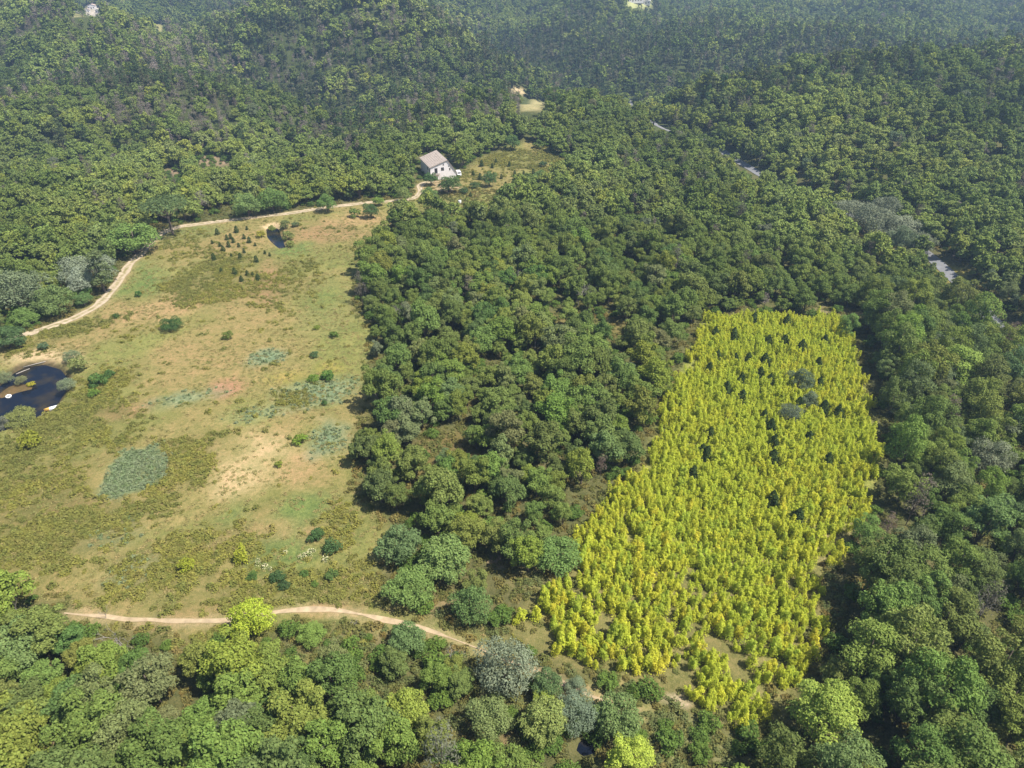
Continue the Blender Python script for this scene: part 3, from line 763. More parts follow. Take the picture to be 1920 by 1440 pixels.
GAPS = [  # photo place, half sizes, chance that a tree is missing there
    (830, 855, 85, 52, .97), (1070, 605, 120, 32, .85), (905, 700, 34, 26, .9), (800, 560, 40, 26, .5), (980, 770, 40, 20, .6), (740, 900, 90, 70, .25), (720, 720, 50, 90, .3), (1180, 800, 50, 40, .4), (1250, 640, 40, 50, .5), (1000, 840, 60, 30, .5), (760, 970, 50, 22, .4), (930, 1010, 60, 34, .5), (1010, 1080, 60, 60, .6), (860, 1100, 70, 60, .35), (820, 1170, 90, 30, 1), (940, 1150, 50, 60, 1), (930, 900, 60, 20, .5), (1150, 690, 60, 18, .5), (840, 640, 40, 20, .5),
    (560, 1240, 150, 46, .97), (470, 1200, 140, 26, 1), (330, 1185, 90, 16, 1), (700, 1220, 120, 50, .9), (760, 1290, 70, 60, .72), (950, 1390, 130, 70, .85), (1130, 1330, 130, 70, .97), (1300, 1390, 160, 90, 1), (1390, 1440, 60, 60, .9), (1310, 1500, 150, 90, 1), (1210, 1490, 80, 60, .85), (1040, 1430, 90, 60, .85), (1500, 1330, 40, 40, .7), (70, 1300, 50, 24, .8), (130, 1410, 60, 20, .9), (640, 1330, 40, 26, .6),
    (1600, 590, 60, 10, .9), (1640, 900, 20, 120, .6), (1570, 1010, 40, 60, 1), (1540, 1130, 22, 60, .9), (1780, 515, 50, 24, .9), (1700, 470, 40, 18, .6),
    (330, 470, 60, 30, .5), (250, 500, 40, 26, .9), (230, 520, 30, 30, 1), (60, 600, 60, 30, .8), (150, 560, 60, 30, .9), (380, 405, 70, 10, .9), (440, 400, 60, 8, .8), (730, 375, 50, 8, .9), (0, 520, 90, 16, .5), (120, 450, 60, 10, .4),
    (930, 390, 40, 14, .8), (880, 410, 60, 20, .7), (790, 330, 26, 30, .9), (1370, 270, 40, 10, .6), (1480, 350, 50, 10, .4)]
pm = np.zeros(len(TX)); near = (TY < 330) & (np.abs(TX) < 300)
for a, b_, c_, d_, p_ in GAPS:
    pm[near] = np.maximum(pm[near], ell(a, b_, c_, d_, TX[near], TY[near], .4) * p_)
keep &= rng.uniform(0, 1, len(TX)) >= pm
keep &= rng.uniform(0, 1, len(TX)) > 0.06 + 0.30 * (fbm(TX, TY, 14, 71) < .38)
# clearings and the open stretches of the road keep the slope in front of them free
VIEW_FREE = [c_[0] for c_ in CLEAR] + [[(1170, 182), (1186, 182), (1192, 206), (1180, 214)], [(1206, 220), (1250, 232), (1268, 248), (1240, 248)], [(1345, 274), (1364, 280), (1366, 292), (1350, 288)], [(1372, 300), (1396, 308), (1436, 330), (1420, 338), (1384, 316)],
              [(1742, 482), (1760, 486), (1792, 524), (1782, 524)], [(1802, 540), (1814, 548), (1812, 556), (1802, 552)], [(1838, 574), (1850, 576), (1862, 600), (1850, 592)], [(1590, 402), (1615, 400), (1612, 412), (1592, 412)], [(1465, 350), (1482, 350), (1480, 358), (1466, 358)],
              [(290, 1157), (430, 1157), (430, 1172), (290, 1174)], [(515, 1138), (620, 1136), (690, 1146), (800, 1174), (910, 1212), (925, 1236), (840, 1212), (700, 1176), (600, 1156), (515, 1158)],
              [(1030, 1262), (1080, 1280), (1180, 1322), (1170, 1335), (1080, 1302), (1035, 1280)],
              [(20, 632), (140, 590), (210, 536), (300, 434), (345, 420), (440, 407), (540, 395), (620, 383), (700, 373), (780, 366), (788, 345), (796, 350), (785, 372), (700, 382), (540, 404), (345, 430), (300, 446), (218, 545), (145, 602), (20, 646)],
              [(784, 300), (806, 318), (812, 336), (822, 330), (856, 322), (850, 305), (815, 282)], [(845, 325), (862, 312), (868, 332), (855, 336)]]
for pts in VIEW_FREE:
    pp = np.array(pts, float)
    wide = VIEW_FREE.index(pts) < len(CLEAR) or VIEW_FREE.index(pts) >= len(VIEW_FREE) - 2
    for f_ in ((0.1, .4, .7, 1.0) if wide else (.15, .5, .85)):
        sx, sy, _ = proj(TX, TY, TZ + 8 * TSC * f_)
        keep &= ~inside(pp, sx, sy)
        for ox in ((-.6, .6) if wide else ()):
            sx, sy, _ = proj(TX + ox * 3 * TSC, TY, TZ + 8 * TSC * f_)
            keep &= ~inside(pp, sx, sy)

thin = rng.uniform(0, 1, len(TX)) < .45
for pts in ([(1590, 392), (1625, 402), (1700, 440), (1760, 484), (1815, 540), (1880, 604), (1880, 622), (1805, 556), (1745, 496), (1690, 454), (1610, 416)], [(1205, 212), (1240, 230), (1300, 250), (1360, 280), (1440, 328), (1500, 362), (1495, 370), (1430, 338), (1350, 292), (1290, 260), (1210, 232)]):
    for f_ in (.3, .6, .9):
        sx, sy, _ = proj(TX, TY, TZ + 8 * TSC * f_)
        keep &= ~(inside(np.array(pts, float), sx, sy) & thin)

# ------------------------------------------------------------------ single trees and bushes placed by hand
# photo place of the crown's middle, half width in photo pixels, kind, tint, label
OAK_T = {'dark green': (0.069, 0.096, 0.027), 'mid-green': (0.091, 0.120, 0.030), 'bright green': (0.102, 0.126, 0.028), 'yellow-green': (0.116, 0.138, 0.027), 'grey-green': (0.100, 0.116, 0.045)}
HERO = [
    (470, 1168, 37, 'oak', (0.20, 0.24, 0.028), 'round bright yellow-green tree standing alone on the path at the meadow end'),
    (766, 1102, 44, 'oak', (0.10, 0.145, 0.04), 'round leafy oak just above the path, its shadow falling on the heath'),
    (884, 1140, 36, 'oak', (0.075, 0.115, 0.036), 'upright dark green oak just above the path, with a shaded flank'),
    (1045, 1040, 44, 'oak', (0.085, 0.13, 0.036), 'tall leafy oak at the west edge of the yellow plot, beside bare reddish ground'),
    (835, 1050, 48, 'oak', (0.10, 0.14, 0.042), 'broad pale green oak in the clump between meadow and path'),
    (745, 1020, 42, 'oak', (0.08, 0.115, 0.045), 'dark leaning oak that casts a shadow onto the meadow above the path'),
    (840, 862, 20, 'oak', (0.085, 0.12, 0.05), 'small lone oak in the brown bracken glade of the central wood'),
    (890, 868, 18, 'oak', (0.07, 0.105, 0.036), 'small dark oak at the eastern rim of the bracken glade'),
    (248, 447, 40, 'oak', (0.095, 0.14, 0.036), 'big round green tree where the track bends round the meadow'),
    (613, 386, 16, 'oak', (0.085, 0.135, 0.036), 'small round green tree beside the track, between pond and house'),
    (694, 398, 14, 'oak', (0.055, 0.09, 0.03), 'small dark round tree on the meadow just below the track'),
    (710, 377, 12, 'oak', (0.11, 0.16, 0.034), 'small bright green tree right beside the track near the house'),
    (665, 399, 10, 'bush', (0.12, 0.16, 0.04), 'low bright bush on the meadow below the track near the house'),
    (758, 368, 14, 'oak', (0.12, 0.145, 0.045), 'small pale olive tree standing between track and meadow near the house'),
    (804, 366, 15, 'oak', (0.085, 0.125, 0.04), 'low bushy tree at the track just before the house'),
    (807, 337, 14, 'oak', (0.055, 0.095, 0.032), 'dark round tree in front of the corner of the house'),
    (842, 345, 23, 'oak', (0.06, 0.095, 0.03), 'large dark tree in front of the white gable of the house'),
    (30, 548, 46, 'silver', (0.19, 0.225, 0.145), 'large pale sage-green willow left of the track at the big pond'),
    (162, 500, 44, 'silver', (0.25, 0.28, 0.22), 'large silvery poplar beside the dirt track'),
    (150, 530, 22, 'silver', (0.36, 0.40, 0.34), 'small whitish silver poplar in front of the larger silvery one'),
    (92, 564, 34, 'oak', (0.085, 0.115, 0.038), 'olive-green bushy tree between the sage willow and the track'),
    (46, 596, 19, 'oak', (0.09, 0.135, 0.036), 'small round green tree on the verge of the track near the big pond'),
    (10, 634, 24, 'oak', (0.05, 0.08, 0.03), 'dark tree beside the track behind the big pond'),
    (186, 516, 22, 'pine', (0.08, 0.10, 0.04), 'dark spreading pine leaning over the track bend'),
    (156, 562, 14, 'oak', (0.07, 0.11, 0.036), 'small dark tree throwing its shadow over the dirt track'),
    (310, 388, 40, 'umbrella', (0.075, 0.105, 0.04), 'flat-topped umbrella pine with bare double trunk behind the track'),
    (378, 378, 14, 'withered', (0.20, 0.17, 0.15), 'grey leafless tree beside the umbrella pine'),
    (463, 388, 24, 'oak', (0.10, 0.14, 0.045), 'pale green oak at the track in front of the dark tree line'),
    (510, 378, 26, 'oak', (0.085, 0.13, 0.036), 'round green oak behind the track, above the small pond'),
    (945, 1258, 58, 'silver', (0.235, 0.265, 0.20), 'large silver-white poplar beside the path south of the yellow plot'),
    (1078, 1335, 36, 'silver', (0.20, 0.25, 0.19), 'rounded grey-green willow over the dark pool'),
    (1078, 1285, 18, 'silver', (0.21, 0.26, 0.18), 'slim sage-green willow beside the path, south of the plot'),
    (1026, 1285, 30, 'oak', (0.07, 0.105, 0.04), 'dark oak between the silver poplar and the path'),
    (1024, 1300, 20, 'locust', (0.15, 0.185, 0.035), 'bright yellow-green young tree behind the silver poplar'),
    (1015, 1360, 40, 'oak', (0.13, 0.155, 0.045), 'olive yellow-green tree beside the dark pool'),
    (920, 1345, 44, 'oak', (0.105, 0.13, 0.046), 'dull olive tree standing below the silver poplar'),
    (1160, 1345, 40, 'oak', (0.09, 0.125, 0.042), 'broad shrubby tree between pool and yellow plot'),
    (1180, 1425, 42, 'locust', (0.18, 0.215, 0.034), 'bright lime-green tree at the bottom edge, south of the pool'),
    (765, 1200, 32, 'oak', (0.085, 0.125, 0.045), 'blue-green shrubby tree just below the path'),
    (583, 1190, 24, 'oak', (0.105, 0.15, 0.034), 'bright green bushy tree on the south verge of the path'),
    (760, 1330, 40, 'oak', (0.15, 0.18, 0.034), 'yellow-green oak at the scrub rim of the south wood'),
    (1560, 1345, 60, 'locust', (0.13, 0.165, 0.032), 'bright green tall tree at the southern corner of the east wood'),
    (1500, 712, 24, 'silver', (0.14, 0.18, 0.12), 'rounded grey-green willow inside the yellow plot'),
    (1518, 750, 18, 'silver', (0.20, 0.24, 0.17), 'smaller pale willow inside the yellow plot'),
    (1482, 775, 22, 'silver', (0.15, 0.18, 0.14), 'dark grey-leaved willow bush inside the yellow plot'),
    (1860, 862, 32, 'silver', (0.24, 0.26, 0.19), 'pale silvery tree in the east wood'),
    (1745, 600, 24, 'silver', (0.17, 0.21, 0.14), 'slim grey-green poplar in the east wood below the road'),
    (1770, 650, 26, 'silver', (0.17, 0.20, 0.15), 'greyish poplar in the east wood, second below the road'),
    (1595, 395, 34, 'silver', (0.24, 0.26, 0.20), 'upper silver-grey poplar in the group beside the road'),
    (1635, 425, 34, 'silver', (0.23, 0.25, 0.19), 'middle silver-grey poplar in the group beside the road'),
    (1690, 425, 38, 'silver', (0.25, 0.27, 0.21), 'largest silver-grey poplar in the group beside the road'),
    (1733, 455, 22, 'silver', (0.24, 0.26, 0.19), 'small silver-grey poplar standing right at the road bend'),
    (1690, 455, 28, 'silver', (0.16, 0.20, 0.13), 'sage-green poplar in front of the silver group by the road'),
    (1660, 400, 24, 'silver', (0.21, 0.23, 0.18), 'faint grey poplar behind the silver group by the road'),
    (1790, 690, 40, 'locust', (0.115, 0.155, 0.034), 'tall yellow-green tree in the east wood beside a dark hollow'),
    (1590, 612, 20, 'locust', (0.085, 0.13, 0.034), 'small leafy tree at the top corner of the yellow plot'),
    (1625, 995, 26, 'locust', (0.085, 0.13, 0.032), 'small bushy tree between the yellow plot and the east wood'),
    (1848, 1120, 24, 'withered', (0.105, 0.10, 0.07), 'half-bare greyish tree with pale limbs in the east wood'),
    (400, 520, 0, None, None, None),
    (322, 608, 18, 'bigbush', (0.055, 0.10, 0.03), 'largest dark bush standing alone on the open meadow'),
    (427, 627, 10, 'bush', (0.10, 0.13, 0.03), 'small olive bush in the middle of the open meadow'),
    (563, 822, 13, 'bush', (0.13, 0.19, 0.028), 'bright green bush on the tan grass of the meadow'),
    (218, 592, 5, 'bush', (0.06, 0.11, 0.03), 'tiny green bush on the meadow below the track'),
    (260, 551, 6, 'bush', (0.06, 0.12, 0.03), 'tiny dark bush on the bright green grass patch'),
    (615, 702, 13, 'bush', (0.075, 0.14, 0.03), 'dark green bush near yellow flowers on the meadow'),
    (585, 707, 10, 'bush', (0.11, 0.17, 0.03), 'light green bush near yellow flowers on the meadow'),
    (590, 663, 8, 'bush', (0.06, 0.10, 0.04), 'small dark bush on the meadow near the wood'),
    (625, 627, 8, 'bush', (0.09, 0.14, 0.03), 'small green bush on the meadow beside the wood edge'),
    (593, 613, 6, 'bush', (0.14, 0.18, 0.03), 'tiny bright bush on the upper meadow'),
    (607, 755, 6, 'bush', (0.06, 0.11, 0.03), 'tiny dark bush in the sage-green grass'),
    (522, 870, 7, 'bush', (0.15, 0.18, 0.03), 'tiny yellow-green bush on the straw patch'),
    (50, 826, 16, 'bush', (0.19, 0.20, 0.03), 'yellow-green bush on the heath below the big pond'),
    (175, 737, 9, 'bush', (0.10, 0.16, 0.03), 'small green bush on the heath right of the big pond'),
    (183, 712, 13, 'bush', (0.065, 0.115, 0.03), 'dark green bush on the heath bank near the big pond'),
    (203, 701, 9, 'bush', (0.06, 0.11, 0.03), 'smaller dark bush on the heath bank near the big pond'),
    (124, 722, 14, 'silver', (0.24, 0.28, 0.19), 'pale sage willow bush leaning over the big pond'),
    (133, 668, 13, 'silver', (0.20, 0.24, 0.15), 'grey-green willow bush on the pond bank top'),
    (145, 685, 14, 'bush', (0.16, 0.18, 0.06), 'olive bush on the steep bank of the big pond'),
    (36, 776, 26, 'bigbush', (0.18, 0.195, 0.06), 'round yellow-olive bush at the near shore of the big pond'),
    (6, 790, 12, 'silver', (0.22, 0.22, 0.20), 'greyish bush at the near shore of the big pond'),
    (37, 708, 9, 'silver', (0.24, 0.25, 0.14), 'small pale bush on the muddy island'),
    (55, 713, 6, 'bush', (0.26, 0.24, 0.03), 'tiny yellow bush on the muddy island'),
    (5, 700, 12, 'silver', (0.24, 0.27, 0.17), 'pale bush on the west shore of the big pond'),
    (80, 649, 8, 'bush', (0.08, 0.12, 0.06), 'small dark bush on top of the sandy pond bank'),
    (593, 1002, 14, 'bush', (0.055, 0.10, 0.032), 'upright dark bush on the meadow near the cream flowers'),
    (622, 1024, 15, 'bush', (0.06, 0.105, 0.036), 'round dark bush between the cream flowers and the wood'),
    (520, 1080, 13, 'bush', (0.05, 0.09, 0.032), 'dark bush on the meadow below the cream flowers'),
    (532, 1096, 10, 'bush', (0.05, 0.085, 0.032), 'lowest small dark bush below the cream flowers'),
    (473, 1080, 9, 'bush', (0.07, 0.12, 0.03), 'small green bush below the yellow feathery clump'),
    (622, 1078, 12, 'bush', (0.08, 0.125, 0.036), 'green bush on the heath near the path'),
    (570, 1075, 8, 'bush', (0.07, 0.12, 0.03), 'small green bush on the heath, between two larger ones'),
    (348, 1060, 14, 'bush', (0.22, 0.24, 0.03), 'yellow-green bush amid the grey heath of the meadow'),
    (590, 1095, 7, 'bush', (0.09, 0.14, 0.03), 'tiny green bush on the green strip of the meadow'),
    (507, 420, 7, 'bush', (0.14, 0.17, 0.04), 'bush on the west rim of the small pond'),
    (488, 438, 8, 'bush', (0.22, 0.21, 0.03), 'yellow bush on the west bank of the small pond'),
    (534, 422, 9, 'bush', (0.12, 0.14, 0.05), 'olive bush at the upper east rim of the small pond'),
    (540, 442, 9, 'bush', (0.14, 0.16, 0.05), 'pale olive bush on the east bank of the small pond'),
    (545, 456, 8, 'bush', (0.16, 0.18, 0.05), 'light bush at the lower end of the small pond'),
    (553, 420, 7, 'bush', (0.08, 0.11, 0.05), 'small dark bush a little east of the small pond'),
    (870, 357, 8, 'bush', (0.055, 0.095, 0.035), 'dark round bush in the yard, nearest the big dark tree'),
    (890, 346, 9, 'bush', (0.065, 0.105, 0.035), 'round green bush in the yard beside the dark one'),
    (917, 340, 14, 'oak', (0.065, 0.105, 0.035), 'bushy small tree in the middle of the yard'),
    (1012, 333, 16, 'oak', (0.08, 0.12, 0.04), 'round small tree at the wood edge of the yard'),
    (1018, 308, 8, 'bush', (0.055, 0.09, 0.04), 'dark bush at the eastern end of the yard'),
    (960, 270, 14, 'oak', (0.07, 0.11, 0.035), 'upright dark tree at the back of the yard'),
    (1012, 268, 12, 'bush', (0.09, 0.13, 0.035), 'broad bush at the far corner of the yard'),
]
DEAD = [(190, 1142, 16, 'white bare shrub standing at the edge of the south wood by the path'), (664, 1158, 18, 'pale bare branches of a dead tree leaning beside the path'), (842, 1245, 34, 'grey dead tree in the scrub south of the path'), (1040, 1275, 26, 'thin bare dead tree beside the slim willow'),
        (1835, 1160, 30, 'grey leafless tree in the east wood'), (1130, 775, 22, 'grey dead tree inside the central wood near the yellow plot'), (1003, 640, 20, 'bare grey tree in the middle of the central wood'), (745, 592, 20, 'pale bare treetop near the meadow side of the central wood'), (625, 1208, 22, 'grey dead shrub in the scrub below the path'), (1085, 560, 20, 'bare grey treetop in the upper central wood'),
        (1422, 305, 20, 'tall bare pale trunk beside the road'), (965, 535, 18, 'dead branches in the upper central wood'), (235, 1218, 22, 'dark bare branches amid the south wood'), (790, 780, 14, 'withered branches showing beside the bracken glade'), (640, 1405, 14, 'bare twigs in the south wood near the scrub'), (30, 1170, 18, 'bare grey branches at the west end of the south wood')]
PINES_PLOT = [(1345, 668), (1378, 672), (1403, 672), (1433, 677), (1330, 692), (1390, 710), (1362, 728), (1443, 712), (1535, 720), (1502, 652), (1440, 640), (1375, 628), (1413, 598), (1474, 605), (1533, 683), (1497, 757), (1544, 764), (1570, 774), (1444, 800), (1432, 780), (1331, 814), (1325, 852), (1300, 886), (1516, 822), (1551, 866), (1450, 830), (1447, 938), (1494, 972), (1316, 846), (1390, 748), (1545, 640), (1448, 860), (1425, 700), (1470, 640), (1340, 625)]
PINES_MEADOW = [(443, 428), (457, 440), (478, 453), (447, 455), (425, 442), (457, 466), (433, 473), (400, 479), (418, 463), (412, 454), (397, 449), (407, 432), (505, 472), (496, 468), (462, 423), (480, 483), (440, 507), (463, 508), (473, 509), (452, 519), (483, 517), (414, 502), (437, 447), (467, 447), (428, 455), (450, 478), (432, 440)]
PINES_YARD = [(887, 322), (923, 308), (903, 305), (940, 328), (965, 322), (982, 322), (965, 341), (948, 342), (882, 362), (1045, 325), (930, 300), (1000, 320), (900, 330), (955, 305)]

def hero_xy(px, py, hc):
    return G(px, py, hc)

hx, hy, hr = [], [], []
PLACED = []
for px, py, pr, kind, col, label in HERO:
    if not kind: continue
    if kind == 'silver': col = (col[0] * 1.0, col[1] * 1.02, col[2] * .84)
    kind = {'oak': 'dome', 'silver': 'sdome'}.get(kind, kind)
    x, y = G(px, py, 0)
    for _ in range(3):
        t = math.sqrt(x * x + y * y + CAM_H ** 2) * 0.97
        rad = pr * t / F
        vs = KINDS[kind][0]
        hf = rad / vs['rad'] * vs['h']
        zs = 1.0 if kind == 'umbrella' else min(1.0, (9.2 + .12 * rad) / hf)
        hc = hf * zs * 0.50 if kind != 'umbrella' else hf * .85
        x, y = G(px, py, hc)
    PLACED.append((x, y, rad, kind, col, label, zs))
    hx.append(x); hy.append(y); hr.append(rad)
for x, y, r_ in zip(hx, hy, hr):
    keep &= np.hypot(TX - x, TY - y) > 0.75 * (r_ + 2.6 * TSC)
TX, TY, TSC = TX[keep], TY[keep], TSC[keep]
TZ = h(TX, TY)

# ------------------------------------------------------------------ kinds of tree over the land
n_t = len(TX)
east = inside(EAST, TX, TY)
kind = np.where(east, 1, 0)                                  # 0 oak, 1 locust, 2 pine, 3 silver, 4 withered
dist = np.sqrt(TX ** 2 + TY ** 2 + (CAM_H - TZ) ** 2)
u = rng.uniform(0, 1, n_t)
pn = fbm(TX, TY, 60, 81)
ridge = bump(TX, TY, 190, 400, 120, 40, R(4)) + 0.9 * bump(TX, TY, -170, 560, 130, 80, R(-24)) + .6 * bump(TX, TY, -300, 420, 120, 60)
shade_pines = .75 * bump(TX, TY, 50, 690, 130, 110) + .7 * bump(TX, TY, 250, 585, 210, 55) + .5 * bump(TX, TY, -330, 720, 150, 60) + .6 * bump(TX, TY, -140, 480, 110, 24, R(126)) + .55 * bump(TX, TY, -290, 425, 130, 22, R(-6)) - .06  # extra dark pines in valleys and gully, their tone imitating shade between hills
ppine = np.where(TY > 330, 0.08 + shade_pines + 0.5 * sstep(.50, .70, pn) + 0.55 * ridge * sstep(.40, .6, pn + .1), 0.0)
kind = np.where((kind == 0) & (u < ppine), 2, kind)
gn = fbm(TX, TY, 45, 91)
pg = np.where((TY > 340) & (TX < 40), 0.04 + 0.50 * sstep(.52, .66, gn) * (TY < 640), 0.015 + 0.02 * (TY > 200))
u2 = rng.uniform(0, 1, n_t)
kind = np.where((u2 < pg), 4, kind)
kind = np.where((u2 > 0.985) & (TY < 400), 3, kind)

cx, cy, cd = proj(TX, TY, TZ + 4.5 * TSC)
inview = (cx > -20) & (cx < 1940) & (cy > -10) & (cy < 1500)
app = np.where(inview, TSC / dist, 0)

ORD = ['first', 'second', 'third', 'fourth', 'fifth', 'sixth', 'seventh', 'eighth', 'ninth', 'tenth', 'eleventh', 'twelfth', 'thirteenth', 'fourteenth', 'fifteenth', 'sixteenth', 'seventeenth', 'eighteenth', 'nineteenth', 'twentieth']
ORD += ['twenty-' + o for o in ORD[:9]] + ['thirtieth'] + ['thirty-' + o for o in ORD[:9]] + ['fortieth'] + ['forty-' + o for o in ORD[:9]]

def plant(name, kd, x, y, sc, col, label, cat, group=None, var=None, rz=None, zsc=1.0):
    v = KINDS[kd][var if var is not None else random.randrange(len(KINDS[kd]))]
    e = link(name, None, None, (x, y, Z(x, y)), rz if rz is not None else random.uniform(0, 6.28), (sc * random.uniform(.9, 1.1), sc * random.uniform(.9, 1.1), sc * zsc * random.uniform(.85, 1.25)))
    e.rotation_euler.x = random.gauss(0, .05); e.rotation_euler.y = random.gauss(0, .05)
    e.empty_display_size = 0.3
    tag(e, label, cat, group)
    t = link('trunk', v['trunk'], e)
    c = link('crown', v['crown'], e)
    if col is not None: c.color = (*col, 1)
    else: c.color = (0, 0, 0, 0)
    return e

NAME = {'oak': ('oak_tree', 'oak tree'), 'locust': ('locust_tree', 'locust tree'), 'pine': ('pine_tree', 'pine tree'), 'silver': ('silver_poplar', 'poplar'), 'withered': ('withered_tree', 'withered tree'), 'bush': ('bush', 'bush'), 'umbrella': ('umbrella_pine', 'pine tree'), 'bigbush': ('bush', 'bush'), 'dome': ('oak_tree', 'oak tree'), 'sdome': ('silver_poplar', 'poplar')}
for x, y, rad, kd, col, label, zs in PLACED:
    nm, cat = NAME[kd]
    v = random.randrange(len(KINDS[kd]))
    sc = rad / KINDS[kd][v]['rad']
    plant(nm, kd, x, y, sc, col, label, cat, var=v, zsc=zs)

LOC_T = {'dark green': (0.064, 0.086, 0.024), 'mid-green': (0.083, 0.106, 0.026), 'bright green': (0.096, 0.118, 0.027), 'blue-green': (0.074, 0.095, 0.036)}
n_oak_hero = sum(1 for p in PLACED if p[3] == 'dome'); n_loc_hero = sum(1 for p in PLACED if p[3] == 'locust')
single = np.zeros(n_t, bool)
for k, most in ((0, 300 - n_oak_hero), (1, 300 - n_loc_hero), (2, 60), (3, 40), (4, 40)):
    i = np.where((kind == k) & (app > 0))[0]
    i = i[np.argsort(-app[i])][:most]
    single[i] = True

edM = dist_line(MEADOW, TX, TY, True); edP = dist_line(PLOT, TX, TY, True); edT = dist_line(TRACK, TX, TY); edPa = dist_line(PATH, TX, TY); edY = dist_line(YARD, TX, TY, True)
edR = dist_line(ROAD, TX, TY)
plot_n = G(1450, 590)[1]
edge_lists = {}
place = {}
for i in np.where(single)[0]:
    x, y = TX[i], TY[i]; s = TSC[i]
    if kind[i] == 1:
        if edP[i] < 7.5: key = 'E'
        elif edR[i] < 9: key = 'R'
        else: key = None
    elif kind[i] == 0:
        if edPa[i] < 7 and y < G(700, 1168)[1] + 3: key = 'S'
        elif edPa[i] < 7: key = 'U'
        elif edP[i] < 7 and y > plot_n: key = 'N'
        elif edP[i] < 7: key = 'W'
        elif edT[i] < 9: key = 'T'
        elif edM[i] < 5.5 and y < 120: key = 'M' if x > -30 and y > G(700, 1150)[1] else 'S2'
        elif edM[i] < 5.5: key = 'M'
        elif edY[i] < 5: key = 'Y'
        else: key = None
    else: key = None
    place[i] = key
    if key: edge_lists.setdefault(key, []).append(i)
EDGE_TXT = {'E': '{o} locust tree from the north along the east side of the yellow plot', 'R': '{o} tree beside the grey road, counted from its near end', 'S': '{o} oak from the west along the south verge of the path',
            'U': '{o} oak from the west along the upper verge of the path', 'N': '{o} oak from the west along the top end of the yellow plot', 'W': '{o} oak from the north along the west side of the yellow plot',
            'T': '{o} oak from the west along the dirt track', 'S2': '{o} oak from the west at the rim of south wood and heath', 'M': '{o} oak from the house along the wooded east edge of the meadow', 'Y': '{o} oak from the house round the rim of the yard'}
txt = {}
for k, l in edge_lists.items():
    l.sort(key=lambda i: TX[i] if k in 'SUNTS2' else (-TY[i] if k in 'EWMR' else math.hypot(TX[i] + 30, TY[i] - 280)))
    if k == 'R': l.sort(key=lambda i: TY[i])
    for n_, i in enumerate(l):
        if n_ < len(ORD): txt[i] = EDGE_TXT[k].format(o=ORD[n_])

path_y = np.interp(TX, PATH[:, 0], PATH[:, 1])
for i in np.where(single)[0]:
    x, y, s = float(TX[i]), float(TY[i]), float(TSC[i])
    size = 'broad' if s > 1.05 else 'small' if s < .82 else 'mid-sized'
    if kind[i] == 0:
        south = y < path_y[i]
        w_ = ([.18, .38, .24, .12, .08] if south else [.30, .38, .14, .04, .14])
        tn = random.choices(list(OAK_T), w_)[0]
        if i in txt: lab, gr = txt[i], 'oaks along the edges of the woods'
        else:
            if south: reg = 'packed inside the south wood' + (', western half' if x < -32 else ', eastern half')
            elif x < -58 or (y > 200 and x < -25): reg = 'packed in the wood behind the track'
            elif y > 235: reg = 'in the closed wood east of the house yard'
            elif y > 165: reg = 'in the closed upper part of the central wood'
            elif y > 110: reg = 'in the middle of the central wood'
            else: reg = 'in the open lower end of the central wood'
            lab = f'{size} {tn} oak {reg}'; gr = 'oaks inside the woods'
        col = OAK_T[tn]
        kd = 'oak'
    elif kind[i] == 1:
        tn = random.choices(list(LOC_T), [.34, .34, .14, .18])[0]
        if i in txt: lab, gr = txt[i], 'locust trees along plot and road'
        else:
            reg = 'in the east wood ' + ('near the road' if y > 135 else 'abreast of the upper plot' if y > 95 else 'abreast of the lower plot' if y > 55 else 'at its southern end')
            lab = f'{size} {tn} locust tree {reg}'; gr = 'locust trees inside the east wood'
        col = LOC_T[tn]; kd = 'locust'
    elif kind[i] == 2:
        kd = 'pine'; col = random.choice([(0.05, 0.078, 0.03), (0.065, 0.088, 0.036)])
        lab, gr = f'{size} dark narrow pine among the oaks ' + ('on the spur behind the house' if -60 < x < 80 else 'on the slope beyond the road' if x > 80 else 'beyond the west track'), 'pines among the oaks'
    elif kind[i] == 3:
        kd = 'silver'; col = random.choice([(0.18, 0.21, 0.11), (0.16, 0.195, 0.10)])
        lab, gr = f'{size} grey-green poplar among ' + ('east wood trees' if east[i] else 'darker oaks of the central wood' if x > -30 else 'darker oaks of the western woods'), 'grey-green poplars in the woods'
    else:
        kd = 'withered'; col = random.choice([(0.15, 0.13, 0.10), (0.13, 0.115, 0.085)])
        lab, gr = f'{size} greyish half-withered tree standing among green oaks', 'withered trees among the oaks'
    col = tuple(c_ * random.uniform(.9, 1.1) for c_ in col)
    plant(*((NAME[kd][0], kd, x, y, s, col, lab, NAME[kd][1], gr)))

# the rest of each kind as one mass
MASS = [(0, 'oak', 'oak_forest', 'dense green oak forest covering slopes and hills to the far skyline'), (1, 'locust', 'locust_thicket', 'further locust trees of the east wood seen as one canopy'), (2, 'pine', 'pine_forest', 'dark slender pines mixed through the far wooded hills'),
        (3, 'silver', 'poplar_growth', 'further grey-green poplars lost in the woods'), (4, 'withered', 'withered_forest', 'greyish brown withered trees in patches on the far slopes')]
for k, kd, nm, lab in MASS:
    i = np.where((kind == k) & ~single)[0]
    if not len(i): continue
    nv = len(KINDS[kd]); ms = []
    for l in range(3): ms += [v['lod'][l] for v in KINDS[kd]]
    lod = np.where(dist[i] < 230, 0, np.where(dist[i] < 480, 1, 2))
    scatter(nm, ms, TX[i], TY[i], TSC[i], lod * nv + rng.integers(0, nv, len(i)), lab, 'forest')

